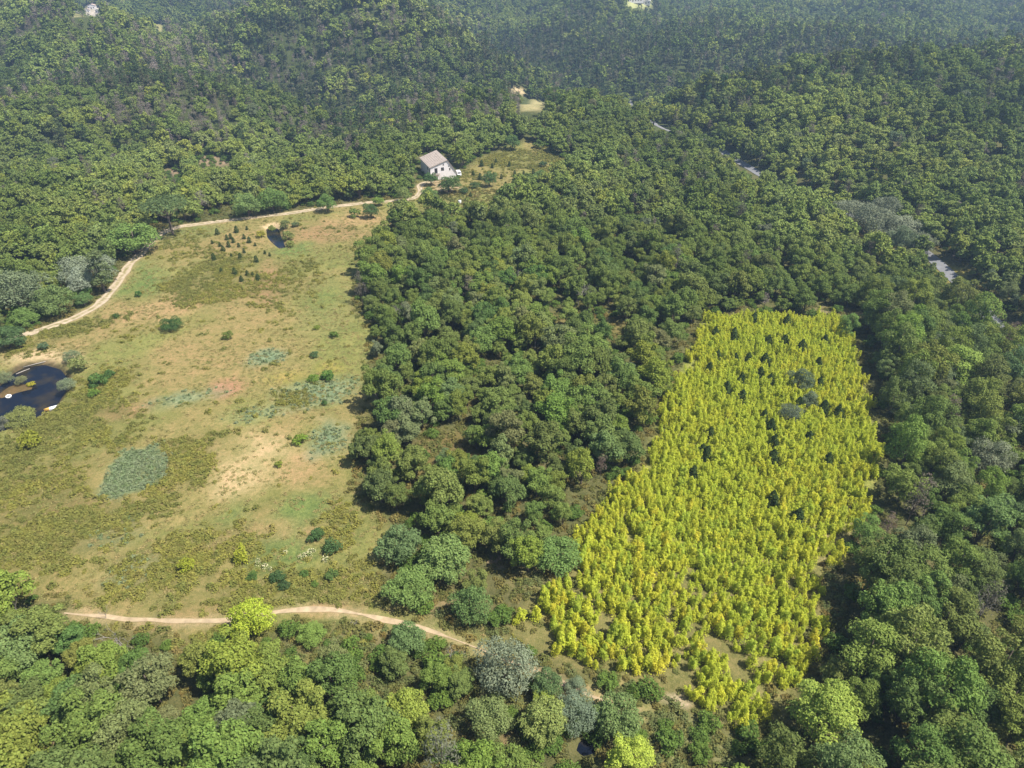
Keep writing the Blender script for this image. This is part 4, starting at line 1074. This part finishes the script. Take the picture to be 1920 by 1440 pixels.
# ------------------------------------------------------------------ dead trees
def dead_mesh(seed, hgt):
    rg = random.Random(seed); m = MB()
    def grow(p, d, ln, r_, lv):
        q = p + d * ln
        m.tube([p, p.lerp(q, .5) + Vector((rg.uniform(-1, 1), rg.uniform(-1, 1), 0)) * ln * .06, q], [r_, r_ * .75, r_ * .5], 5 if lv < 2 else 4)
        if lv >= 4: return
        for _ in range(rg.choice([2, 3, 3]) if lv else 4):
            a = rg.uniform(0, 6.28); tilt = rg.uniform(.3, .85)
            o_ = d.orthogonal().normalized(); b_ = d.cross(o_)
            nd = (d * math.cos(tilt) + (o_ * math.cos(a) + b_ * math.sin(a)) * math.sin(tilt) + Vector((0, 0, .12))).normalized()
            grow(p.lerp(q, rg.uniform(.55, 1)), nd, ln * rg.uniform(.5, .78), r_ * .58, lv + 1)
    grow(Vector((0, 0, -.3)), Vector((rg.uniform(-.12, .12), rg.uniform(-.12, .12), 1)).normalized(), hgt * .42, hgt * .014, 0)
    return m
for k, (px, py, pr, lab) in enumerate(DEAD):
    x, y = G(px, py, 2.0)
    t = math.sqrt(x * x + y * y + CAM_H ** 2)
    inwood = 0.0
    e = link('dead_tree', None, None, (x, y, Z(x, y)), k * 1.3)
    tag(e, lab, 'dead tree')
    hgt = max(2.4, pr * t / F * 1.7)
    if 'wood' in lab and 'rim' not in lab and 'edge' not in lab: hgt = max(hgt, 7.6)
    full = dead_mesh(500 + k, hgt)
    nb = 0
    tk = MB(); n_tr = 15 + 2
    link('trunk', mesh_of('dead_trunk', full.v[:15], full.f[:12], M_PALE), e)
    link('branches', mesh_of('dead_branches', full.v[15:], [tuple(i - 15 for i in q) for q in full.f if min(q) >= 15], M_PALE), e)

# ------------------------------------------------------------------ young pines
def young_pine(px, py, s, lab, gr, col=None):
    x, y = G(px, py + 3, 0.9)
    k = random.randrange(len(YP))
    e = link('young_pine', None, None, (x, y, Z(x, y)), random.uniform(0, 6.28), (s, s, s))
    tag(e, lab, 'young pine', gr)
    link('trunk', YPT, e)
    c = link('crown', YP[k] if 'plot' in lab else YPR[k], e); c.color = (0, 0, 0, 0)
for k, (px, py) in enumerate(sorted(PINES_PLOT, key=lambda q: q[1])):
    young_pine(px, py, random.uniform(1.25, 1.6), f'{ORD[k]} dark young pine from the top of the yellow plot', 'young pines in the yellow plot')
for k, (px, py) in enumerate(sorted(PINES_MEADOW, key=lambda q: q[0])):
    young_pine(px, py, random.uniform(.5, 1.05), f'{ORD[k]} small dark young pine from the west beside the small pond', 'young pines on the upper meadow')
for k, (px, py) in enumerate(sorted(PINES_YARD, key=lambda q: q[0])):
    young_pine(px, py, random.uniform(.8, 1.3), f'{ORD[k]} small dark pine from the house across the yard', 'young pines in the house yard')

# ------------------------------------------------------------------ the plot of yellow saplings
s = 0.92
x0, y0 = PLOT.min(0); x1, y1 = PLOT.max(0)
a, b_ = np.meshgrid(np.arange(x0, x1, s), np.arange(y0, y1, s))
sx, sy = a.ravel(), b_.ravel()
sx = sx + rng.uniform(-.45, .45, len(sx)) * s; sy = sy + rng.uniform(-.45, .45, len(sy)) * s
din = sdist(PLOT, sx, sy) + (fbm(sx, sy, 4, 101) - .5) * 6.5
low = 1 - sstep(60, 88, sy)
prob = 0.98 - low * 0.38 - 0.65 * (fbm(sx, sy, 5, 111) < .40) * (0.25 + .75 * low)
ok = (din < -0.2) & (rng.uniform(0, 1, len(sx)) < prob)
for x, y, rad, kd, col, label, zs in PLACED:
    if 'inside the yellow plot' in label: ok &= np.hypot(sx - x, sy - y) > rad * .8
for px, py in PINES_PLOT:
    qx0, qy0 = G(px, py + 3, .9); ok &= ~((np.hypot(sx - qx0, sy - qy0) < 1.0) | (np.hypot(sx - qx0, sy - qy0 + 1.4) < .9))
sx, sy = sx[ok], sy[ok]
ssc = rng.uniform(.50, 1.05, len(sx)) * (0.78 + .42 * fbm(sx, sy, 6, 121))
sd = np.sqrt(sx ** 2 + sy ** 2 + CAM_H ** 2)
order = np.argsort(-ssc / sd)
SAP_T = {'lemon-yellow': (0.44, 0.445, 0.05), 'lime-green': (0.33, 0.39, 0.052), 'yellow-green': (0.39, 0.425, 0.05), 'golden': (0.47, 0.44, 0.05)}
clump = (457, 1040)
for n_, i in enumerate(order[:298]):
    k = int(rng.integers(0, len(SAPM)))
    tn = random.choices(list(SAP_T), [.3, .22, .34, .14])[0]
    x, y = float(sx[i]), float(sy[i])
    where = 'at the path-side tip of the plot' if sdist(PLOT, np.array([x]), np.array([y]))[0] > -2.2 and y < 58 else 'in the western corner of the plot' if x < 14 else 'on the eastern side of the lower plot' if x > 27 else 'in the middle of the lower plot'
    e = link('sapling', None, None, (x, y, Z(x, y)), random.uniform(0, 6.28), (float(ssc[i]),) * 3)
    hgt = 'tall' if ssc[i] > .98 else 'low' if ssc[i] < .82 else 'mid-height'
    tag(e, f'{hgt} feathery {tn} sapling {where}', 'sapling', 'saplings of the yellow plot')
    link('stem', SAPT[k], e)
    c = link('foliage', SAPM[k], e); gk = random.uniform(.9, 1.1); c.color = (*[q * gk for q in SAP_T[tn]], 1)
for dx, pz in ((0, 1.25), (-9, .9)):
    x, y = G(clump[0] + dx, clump[1] + 8, .8)
    e = link('sapling', None, None, (x, y, Z(x, y)), .7 + dx, (pz,) * 3)
    tag(e, 'taller of two yellow-green feathery clumps alone on the meadow' if pz > 1 else 'lower of two yellow-green feathery clumps alone on the meadow', 'sapling', 'saplings on the meadow')
    link('stem', SAPT[1], e); c = link('foliage', SAPM[2 if pz > 1 else 3], e); c.color = (0.34, 0.36, 0.05, 1)
rest = order[298:]
SAPL = []
for i in range(len(SAPM)):
    v, f, m = SAPV[i]
    SAPL.append(mesh_of('sapling_tree', list(map(tuple, v)) + m.v, [tuple(int(a) for a in t) for t in f] + [tuple(a + len(v) for a in t) for t in m.f], [M_SAP, M_BARK], [0] * len(f) + [1] * len(m.f)))
scatter('sapling_thicket', SAPL, sx[rest], sy[rest], ssc[rest], None, 'dense feathery yellow-green thicket filling the upper yellow plot', 'thicket')

# ------------------------------------------------------------------ low growth
def lattice(x0, x1, y0, y1, s):
    a, b_ = np.meshgrid(np.arange(x0, x1, s), np.arange(y0, y1, s))
    x, y = a.ravel(), b_.ravel()
    return x + rng.uniform(-.48, .48, len(x)) * s, y + rng.uniform(-.48, .48, len(x)) * s
def clear_of(x, y, d=1.5):
    return (dist_line(TRACK, x, y) > d) & (dist_line(PATH, x, y) > d * .7) & (sdist(POND, x, y) > .6) & (sdist(POND2, x, y) > .4)
def seen(x, y, m=240):
    a, b_, c_ = proj(x, y, h0(x, y))
    return (a > -m) & (a < 1920 + m) & (b_ > -50) & (b_ < 1440 + m) & (c_ > 0)

hxx, hyy = lattice(-150, 60, 40, 320, .74)
q = np.minimum(sdist(MEADOW, hxx, hyy), sdist(YARD, hxx, hyy)) < 3
q &= seen(hxx, hyy) & clear_of(hxx, hyy)
hxx, hyy = hxx[q], hyy[q]
p = np.full(len(hxx), 0.02)
for a, b_, c_, d_, w_ in HEATH_ZONES: p = np.maximum(p, ell(a, b_, c_, d_, hxx, hyy, .5) * w_)
p *= sstep(.32, .50, fbm(hxx, hyy, 5, 131)) * 1.0 + .06
p *= (sdist(SAGEBED, hxx, hyy) > .3)
q = rng.uniform(0, 1, len(hxx)) < p
hxx, hyy = hxx[q], hyy[q]
scatter('heath_shrubbery', HEATHM, hxx, hyy, rng.uniform(.6, 1.4, len(hxx)), None, 'olive and yellowish mounds of heath spread over the meadow', 'heath', .05)

bx_, by_ = lattice(-150, 150, 20, 260, 1.1)
q = (sdist(MEADOW, bx_, by_) > -1.0) & (sdist(PLOT, bx_, by_) > -6) & seen(bx_, by_) & clear_of(bx_, by_) & (dist_line(ROAD, bx_, by_) > 4)
inp = sdist(PLOT, bx_, by_) < 0
q &= rng.uniform(0, 1, len(bx_)) < np.where(inp, .25, .62)
scatter('bracken_undergrowth', BRACKM, bx_[q], by_[q], rng.uniform(.6, 1.35, q.sum()), None, 'brownish olive bracken and low brush on the woodland floor', 'undergrowth', .05)

M_SCRUB = leaf_mat('scrub_leaves', [(0.125, 0.145, 0.050), (0.155, 0.165, 0.065), (0.105, 0.13, 0.042), (0.16, 0.15, 0.06)], patch=(0.13, 0.155, 0.055), pscale=.08, gain=1.25)
SCRUBM = [mesh_of('scrub_mound', *mound_arrays(490 + i, 190, 0.8, 0.75, 0.20, 0.6, .5), M_SCRUB) for i in range(4)]
qx_, qy_ = lattice(-60, 90, 16, 130, .95)
pz = np.zeros(len(qx_))
for a, b_, c_, d_, w_ in [(1300, 1395, 160, 80, .75), (1140, 1335, 130, 60, .8), (760, 1265, 130, 70, .7), (940, 1390, 140, 70, .65), (1015, 1100, 50, 70, .6), (870, 1180, 120, 40, .7), (1570, 1010, 50, 70, .5), (600, 1225, 150, 50, .55), (1210, 1290, 90, 20, .7), (1545, 1120, 30, 70, .6), (1500, 1330, 60, 50, .7), (930, 1010, 60, 40, .4)]:
    pz = np.maximum(pz, ell(a, b_, c_, d_, qx_, qy_, .6) * w_)
q = (rng.uniform(0, 1, len(qx_)) < pz) & (sdist(MEADOW, qx_, qy_) > .2) & (sdist(PLOT, qx_, qy_) > .3) & clear_of(qx_, qy_, 1.0) & (sdist(POOL, qx_, qy_) > 0) & (dist_line(PATH, qx_, qy_) > 1.0)
scatter('scrub_undergrowth', SCRUBM, qx_[q], qy_[q], rng.uniform(.45, 1.25, q.sum()), None, 'grey-green low scrub between path, pool and yellow plot', 'undergrowth', .05)
ux, uy = lattice(-190, 170, 16, 350, 2.0)
q = (sdist(MEADOW, ux, uy) > .6) & (sdist(PLOT, ux, uy) > .5) & seen(ux, uy) & clear_of(ux, uy, 2.4) & (dist_line(ROAD, ux, uy) > 5) & (sdist(YARD, ux, uy) > 0)
pz = np.full(len(ux), .2)
for a, b_, c_, d_, w_ in [(760, 1260, 120, 60, .6), (950, 1390, 140, 70, .55), (1140, 1330, 130, 60, .75), (1250, 1330, 70, 40, .6), (1400, 1400, 70, 60, .6), (600, 1220, 110, 30, .3), (1030, 1120, 30, 70, .3), (860, 1180, 120, 30, .5), (940, 1130, 40, 40, .5), (1180, 1290, 60, 14, .5), (40, 590, 90, 30, .7), (300, 480, 60, 20, .3), (320, 322, 40, 12, .5), (400, 302, 50, 12, .5)]:
    pz = np.maximum(pz, ell(a, b_, c_, d_, ux, uy, .5) * w_)
q &= rng.uniform(0, 1, len(ux)) < pz
BL = [v['lod'][0] for v in KINDS['bush']]
scatter('bush_undergrowth', BL, ux[q], uy[q], rng.uniform(.7, 1.6, q.sum()), None, 'low green scrub filling gaps of the woods and the ground by the pool', 'undergrowth', .1)

tx_, ty_ = lattice(-150, 60, 40, 320, .85)
q = (np.minimum(sdist(MEADOW, tx_, ty_), sdist(YARD, tx_, ty_)) < 1) & seen(tx_, ty_) & clear_of(tx_, ty_, 1.6) & (sdist(SAGEBED, tx_, ty_) > 0)
q &= rng.uniform(0, 1, len(tx_)) < .2 + .4 * (fbm(tx_, ty_, 6, 141) > .5)
scatter('meadow_grass', TUFTM, tx_[q], ty_[q], rng.uniform(.45, 1.0, q.sum()), None, 'dry tufted grass of the meadow', 'grass', .02)
gx_, gy_ = lattice(-150, 60, 40, 320, .55)
q = (sdist(SAGEBED, gx_, gy_) + (fbm(gx_, gy_, 4, 9) - .5) * 4.5 < rng.uniform(-1.2, .8, len(gx_)))
pz = np.zeros(len(gx_))
for a, b_, c_, d_, cc, w_ in PATCH:
    if cc is SAGE: pz = np.maximum(pz, ell(a, b_, c_, d_, gx_, gy_, .6) * w_ * .42)
q |= rng.uniform(0, 1, len(gx_)) < pz
q &= sdist(MEADOW, gx_, gy_) < 0
scatter('fern_vegetation', SAGEM, gx_[q], gy_[q], rng.uniform(.5, 1.0, q.sum()), None, 'grey-green fern beds in patches on the meadow', 'ferns', .03)

# cream blossoms below the meadow's end
for k, (px, py) in enumerate([(535, 1033), (570, 1040), (578, 1036), (562, 1044), (483, 1053), (496, 1059), (505, 1065), (585, 1030), (611, 1048)]):
    x, y = G(px, py, .4)
    e = link('flowering_shrub', None, None, (x, y, Z(x, y)), k, (.62 + .1 * (k % 3),) * 3)
    tag(e, f'{ORD[k]} of the cream flowering shrubs in the green strip, from the west', 'flowering shrub', 'cream flowering shrubs')
    b0 = mesh_of('shrub_foliage', *mound_arrays(700 + k, 90, .7, .8, .24, .6), M_BUSH)
    b1 = mesh_of('shrub_blossom', *mound_arrays(720 + k, 70, .72, 1.05, .20, .7, .9), M_CREAM)
    f_ = link('foliage', b0, e); f_.color = (0.13, 0.17, 0.05, 1); c = link('blossom', b1, e); c.color = (0.62, 0.57, 0.34, 1)

# ------------------------------------------------------------------ the house above the meadow
M_WALL = mat('white_render', (0.80, 0.755, 0.74), .9, .08, .6, .2)
M_ROOF = mat('pinkish_roof_tiles', (0.40, 0.335, 0.285), .9, .2, 1.2, .1, .2)
M_DARK = mat('dark_opening', (0.025, 0.025, 0.03), .35, .2, 2, .5)
M_FRAME = mat('grey_frame', (0.35, 0.33, 0.31), .8)
M_STONE = mat('pale_concrete', (0.55, 0.48, 0.43), .95, .2, 1)

def house(name, label, x, y, rz, W, Ln, eL, apex, eR, ua, openings, sideops=(), ledge=None, wallm=None, roofm=None, over=.35):
    e = link(name, None, None, (x, y, Z(x, y)), rz)
    tag(e, label, 'house')
    m = MB(); B = -1.5
    prof = [(0, B), (W, B), (W, eR), (ua, apex), (0, eL)]
    v = [(a, 0, b_) for a, b_ in prof] + [(a, Ln, b_) for a, b_ in prof]
    m.add(v, [(0, 1, 2, 3, 4), (9, 8, 7, 6, 5)] + [((i + 1) % 5, i, i + 5, (i + 1) % 5 + 5) for i in range(5)])
    link('wall', m.mesh(name + '_wall', wallm or M_WALL), e)
    m = MB()
    def slope(a0, z0, a1, z1, th=.14):
        m.add([(a0, -over, z0 + .03), (a1, -over, z1 + .03), (a1, Ln + over, z1 + .03), (a0, Ln + over, z0 + .03), (a0, -over, z0 + th + .03), (a1, -over, z1 + th + .03), (a1, Ln + over, z1 + th + .03), (a0, Ln + over, z0 + th + .03)],
              [(3, 2, 1, 0), (4, 5, 6, 7), (0, 1, 5, 4), (1, 2, 6, 5), (2, 3, 7, 6), (3, 0, 4, 7)])
    gl = (apex - eL) / ua; gr = (apex - eR) / (W - ua)
    slope(-over, eL - gl * over, ua, apex); slope(ua + .003, apex, W + over, eR - gr * over)
    # rows of tiles
    for k in range(int(ua / .8)):
        a0 = k * .8; z0 = eL + gl * a0
        m.box(a0, a0 + .10, -over + .02, Ln + over - .02, z0 + .16 + gl * .05, z0 + .215 + gl * .1)
    link('roof', m.mesh(name + '_roof', roofm or M_ROOF), e)
    for kind_, u0, u1, z0, z1 in openings:
        f = MB(); t_ = .07
        f.box(u0 - t_, u1 + t_, -.035, .05, z1, z1 + t_); f.box(u0 - t_, u1 + t_, -.035, .05, z0 - t_, z0); f.box(u0 - t_, u0, -.035, .05, z0, z1); f.box(u1, u1 + t_, -.035, .05, z0, z1)
        w_ = link('door' if kind_ == 'door' else 'window', f.mesh(name + '_frame', M_FRAME), e)
        g = MB(); g.box(u0, u1, -.012, .04, z0, z1)
        if kind_ != 'door': g.box((u0 + u1) / 2 - .03, (u0 + u1) / 2 + .03, -.03, -.014, z0, z1, 1)
        link('panel' if kind_ == 'door' else 'pane', g.mesh(name + '_pane', [M_DARK, M_FRAME]), w_)
    for w0, w1, z0, z1 in sideops:
        f = MB(); t_ = .07
        f.box(-.035, .05, w0 - t_, w1 + t_, z1, z1 + t_); f.box(-.035, .05, w0 - t_, w1 + t_, z0 - t_, z0); f.box(-.035, .05, w0 - t_, w0, z0, z1); f.box(-.035, .05, w1, w1 + t_, z0, z1)
        w_ = link('window', f.mesh(name + '_frame', M_FRAME), e)
        g = MB(); g.box(-.012, .04, w0, w1, z0, z1); link('pane', g.mesh(name + '_pane', M_DARK), w_)
    if ledge:
        a0, a1, d_, z_ = ledge
        g = MB(); g.box(a0, a1, -d_, -.003, z_ - .22, z_); g.box(a0, a1, -d_, -d_ + .12, z_ + .002, z_ + .35)
        for a in (a0 + .05, (a0 + a1) / 2, a1 - .25): g.box(a, a + .2, -d_ + .02, -d_ + .22, -1.5, z_ - .222)
        link('balcony', g.mesh(name + '_balcony', M_STONE), e)
    return e
hx0, hy0 = G(806.5, 314.5, 5.0)
HRZ = .36
house('farmhouse', 'white two-storey house with broad pinkish roof at the end of the dirt track', hx0, hy0, HRZ, 10.4, 15.5, 5.0, 7.3, 2.7, 7.0,
      [('door', 1.75, 2.85, 2.5, 4.55), ('window', 4.4, 5.5, 3.4, 4.6), ('window', 5.2, 5.55, 5.4, 6.0), ('window', 7.7, 8.15, 3.3, 4.1), ('window', 7.4, 7.7, 4.7, 5.1)],
      [(.5, 1.5, 2.8, 4.3), (3.6, 4.6, 3.2, 4.3)], (0.0, 3.6, 1.1, 2.45))
cu, su = math.cos(HRZ), math.sin(HRZ)

# white van beside the house
def van(x, y, rz):
    e = link('parked_van', None, None, (x, y, Z(x, y)), rz, (.85, .85, .85))
    tag(e, 'white van parked on the dirt beside the house gable', 'van')
    W_ = mat('white_paint', (.82, .82, .82), .3, .03, 1, .5)
    m = MB()
    prof = [(-2.2, .35), (2.2, .35), (2.25, .95), (1.75, 1.1), (1.15, 1.95), (-2.15, 2.0), (-2.25, .6)]
    n_ = len(prof)
    v = [(a, -.92, b_) for a, b_ in prof] + [(a, .92, b_) for a, b_ in prof]
    m.add(v, [tuple(range(n_)), tuple(range(2 * n_ - 1, n_ - 1, -1))] + [((i + 1) % n_, i, i + n_, (i + 1) % n_ + n_) for i in range(n_)])
    link('body', m.mesh('van_body', W_), e)
    m = MB(); m.add([(1.70, -.8, 1.18), (1.70, .8, 1.18), (1.24, .76, 1.86), (1.24, -.76, 1.86)], [(0, 1, 2, 3)]); 
    m.v = [(a + .012, b_, c_ + .008) for a, b_, c_ in m.v]
    link('windscreen', m.mesh('van_windscreen', M_DARK), e)
    for sgn in (-1, 1):
        m = MB(); m.box(.1, 1.1, sgn * .93 - .006, sgn * .93 + .006, 1.2, 1.75); link('side_window', m.mesh('van_side_window', M_DARK), e)
        for wx in (-1.4, 1.45):
            m = MB(); m.tube([(wx, sgn * .72, .34), (wx, sgn * .95, .34)], [.34, .34], 14)
            wh = link('wheel', m.mesh('van_wheel', M_DARK), e)
            m = MB(); m.tube([(wx, sgn * .94, .34), (wx, sgn * .965, .34)], [.19, .19], 10); link('rim', m.mesh('van_rim', M_FRAME), wh)
vx, vy = G(860, 325, .8)
van(vx, vy, R(-75))

# white tank on the grass below the yard
tx0, ty0 = G(862, 379, .4)
e = link('water_barrel', None, None, (tx0, ty0, Z(tx0, ty0)))
tag(e, 'small white water barrel standing in the grass below the house yard', 'barrel')
M_WHITE = mat('white_plastic', (.85, .85, .83), .4, .04, 2, .5)
m = MB(); m.tube([(0, 0, 0), (0, 0, .15), (0, 0, .5), (0, 0, .95), (0, 0, 1.1)], [.5, .55, .57, .55, .42], 16); link('body', m.mesh('barrel_body', M_WHITE, False), e)
m = MB(); m.tube([(0, 0, 1.102), (0, 0, 1.2)], [.22, .2], 12); link('lid', m.mesh('barrel_lid', M_FRAME), e)

# ------------------------------------------------------------------ things at the big pond
x, y = G(13, 737, .0)
bm = MB()
n1, n2, r1, r2 = 20, 8, .42, .16
v = [((r1 + r2 * math.cos(2 * math.pi * j / n2)) * math.cos(2 * math.pi * i / n1), (r1 + r2 * math.cos(2 * math.pi * j / n2)) * math.sin(2 * math.pi * i / n1), r2 * math.sin(2 * math.pi * j / n2)) for i in range(n1) for j in range(n2)]
f = [(i * n2 + j, ((i + 1) % n1) * n2 + j, ((i + 1) % n1) * n2 + (j + 1) % n2, i * n2 + (j + 1) % n2) for i in range(n1) for j in range(n2)]
def surf(x, y): return max(ZP, Z(x, y))
zr = surf(x, y)
o = link('ring_float', mesh_of('ring_float', v, f, M_WHITE, None, True), None, (x, y, zr + .14)); o.rotation_euler = (R(8), R(5), 0)
tag(o, 'white ring float lying on the muddy shallows of the big pond', 'ring float')

def boat(x, y, rz):
    e = link('dinghy', None, None, (x, y, ZP - .05), rz); e.rotation_euler = (R(6), 0, rz)
    tag(e, 'small white dinghy with an ochre bow at the near shore of the big pond', 'boat')
    M_OCH = mat('ochre_paint', (.62, .38, .10), .5, .1, 2)
    secs = 11; Lh = 1.55; v, f, mi = [], [], []
    for i in range(secs):
        t = i / (secs - 1); X_ = -Lh + 2 * Lh * t
        w_ = .62 * (1 - max(0, (t - .45) / .55) ** 2.2) + .02; w_ *= .82 + .18 * min(1, t * 4)
        top = .48 + .14 * max(0, (t - .5) * 2) ** 2
        ring = [(-w_, top), (-w_ * .9, .18), (-w_ * .45, 0), (w_ * .45, 0), (w_ * .9, .18), (w_, top), (w_ * .9, top), (w_ * .78, .22), (w_ * .38, .07), (-w_ * .38, .07), (-w_ * .78, .22), (-w_ * .9, top)]
        v += [(X_, a, b_) for a, b_ in ring]
    for i in range(secs - 1):
        for j in range(12):
            f.append((i * 12 + j, i * 12 + (j + 1) % 12, (i + 1) * 12 + (j + 1) % 12, (i + 1) * 12 + j)); mi.append(1 if i >= secs - 4 else 0)
    f.append(tuple(range(12))); mi.append(0); f.append(tuple((secs - 1) * 12 + j for j in range(12))[::-1]); mi.append(1)
    link('hull', mesh_of('dinghy_hull', v, f, [M_WHITE, M_OCH], mi), e)
    for a in (-.8, .25):
        m = MB(); m.box(a, a + .24, -.5, .5, .33, .36); link('seat', m.mesh('dinghy_seat', M_STONE), e)
x, y = G(97, 761, 0); xb, yb = G(86, 764, 0)
boat(x, y, math.atan2(yb - y, xb - x))
def log(p0, p1, r_, lab, m_=None, nm='pole'):
    a = G(*p0); b_ = G(*p1)
    za, zb = surf(*a) + .12, surf(*b_) + .12
    m = MB(); m.tube([(0, 0, 0), ((b_[0] - a[0]) * .5, (b_[1] - a[1]) * .5, (zb - za) * .5 + .03), (b_[0] - a[0], b_[1] - a[1], zb - za)], [r_, r_ * .9, r_ * .7], 7)
    o = link(nm, m.mesh(nm, m_ or M_PALE, True), None, (a[0], a[1], za)); tag(o, lab, nm)
M_POLE = mat('bleached_wood', (.42, .38, .33), .8, .15, 2)
log((27, 695.5), (53, 685.5), .10, 'shorter pale pole lying across the corner of the big pond', M_POLE)
log((41, 683), (84.5, 675.5), .10, 'longer pale pole along the sandy far shore of the big pond', M_POLE)
log((71, 779), (89, 770.5), .10, 'short pale pole on the near shore beside the dinghy', M_POLE)
log((200, 737), (212, 722), .13, 'pale bleached log lying in the grass right of the pond heath', M_POLE, 'log')
log((212, 721), (220, 715), .11, 'short pale log end beside the longer bleached log', M_POLE, 'log')

# ------------------------------------------------------------------ far buildings
def far_house(px, py, rz, W, Ln, e1, ap, lab, roofc):
    x, y = G(px, py, 1.5)
    nw = max(2, int(W / 3))
    ops = [('door' if k == 1 else 'window', .8 + k * (W - 1.4) / nw, .8 + k * (W - 1.4) / nw + 1.0, .1 if k == 1 else 1.0, 2.2) for k in range(nw)]
    house('far_house', lab, x - W / 2 * math.cos(rz), y - W / 2 * math.sin(rz), rz, W, Ln, e1, ap, e1, W / 2, ops, (), None, None, roofc)
M_GREYROOF = mat('pale_grey_roof', (.55, .53, .52), .9, .15, 1)
M_REDROOF = mat('pale_red_roof', (.52, .40, .34), .9, .15, 1)
far_house(1193, 5, R(4), 17, 9, 4.6, 6.4, 'long white house in a grassy clearing on the far hill', M_GREYROOF)
far_house(1212, 8, R(-10), 9, 6, 3.0, 4.2, 'small low building beside the long white house on the far hill', M_GREYROOF)
far_house(172, 15, R(12), 9, 7, 3.8, 5.2, 'largest pale building in the bare clearing on the far west hill', M_REDROOF)
far_house(184, 23, R(-8), 7, 6, 3.2, 4.4, 'lower pale building at the front of the far bare clearing', M_GREYROOF)
far_house(164, 21, R(20), 5.5, 5, 2.8, 4.0, 'smallest pale building at the west side of the far bare clearing', M_REDROOF)

# ------------------------------------------------------------------ haze
zlo, zhi = float(ZZ.min()) - 1.5, max(CAM_H, float(ZZ.max()) + 16) + 6
m = MB(); m.box(-3400, 3400, -560, 3400, zlo, zhi)
M_HAZE = bpy.data.materials.new('haze_air'); M_HAZE.use_nodes = True
nt = M_HAZE.node_tree; nt.nodes.clear()
o_ = nt.nodes.new('ShaderNodeOutputMaterial'); pv = nt.nodes.new('ShaderNodeVolumePrincipled')
pv.inputs['Color'].default_value = (0.50, 0.72, 1.0, 1); pv.inputs['Density'].default_value = 0.00030; pv.inputs['Anisotropy'].default_value = 0.2
nt.links.new(pv.outputs[0], o_.inputs['Volume'])
tag(link('haze', m.mesh('haze', M_HAZE)), 'thin bluish summer haze over the valley', None, None, 'stuff')
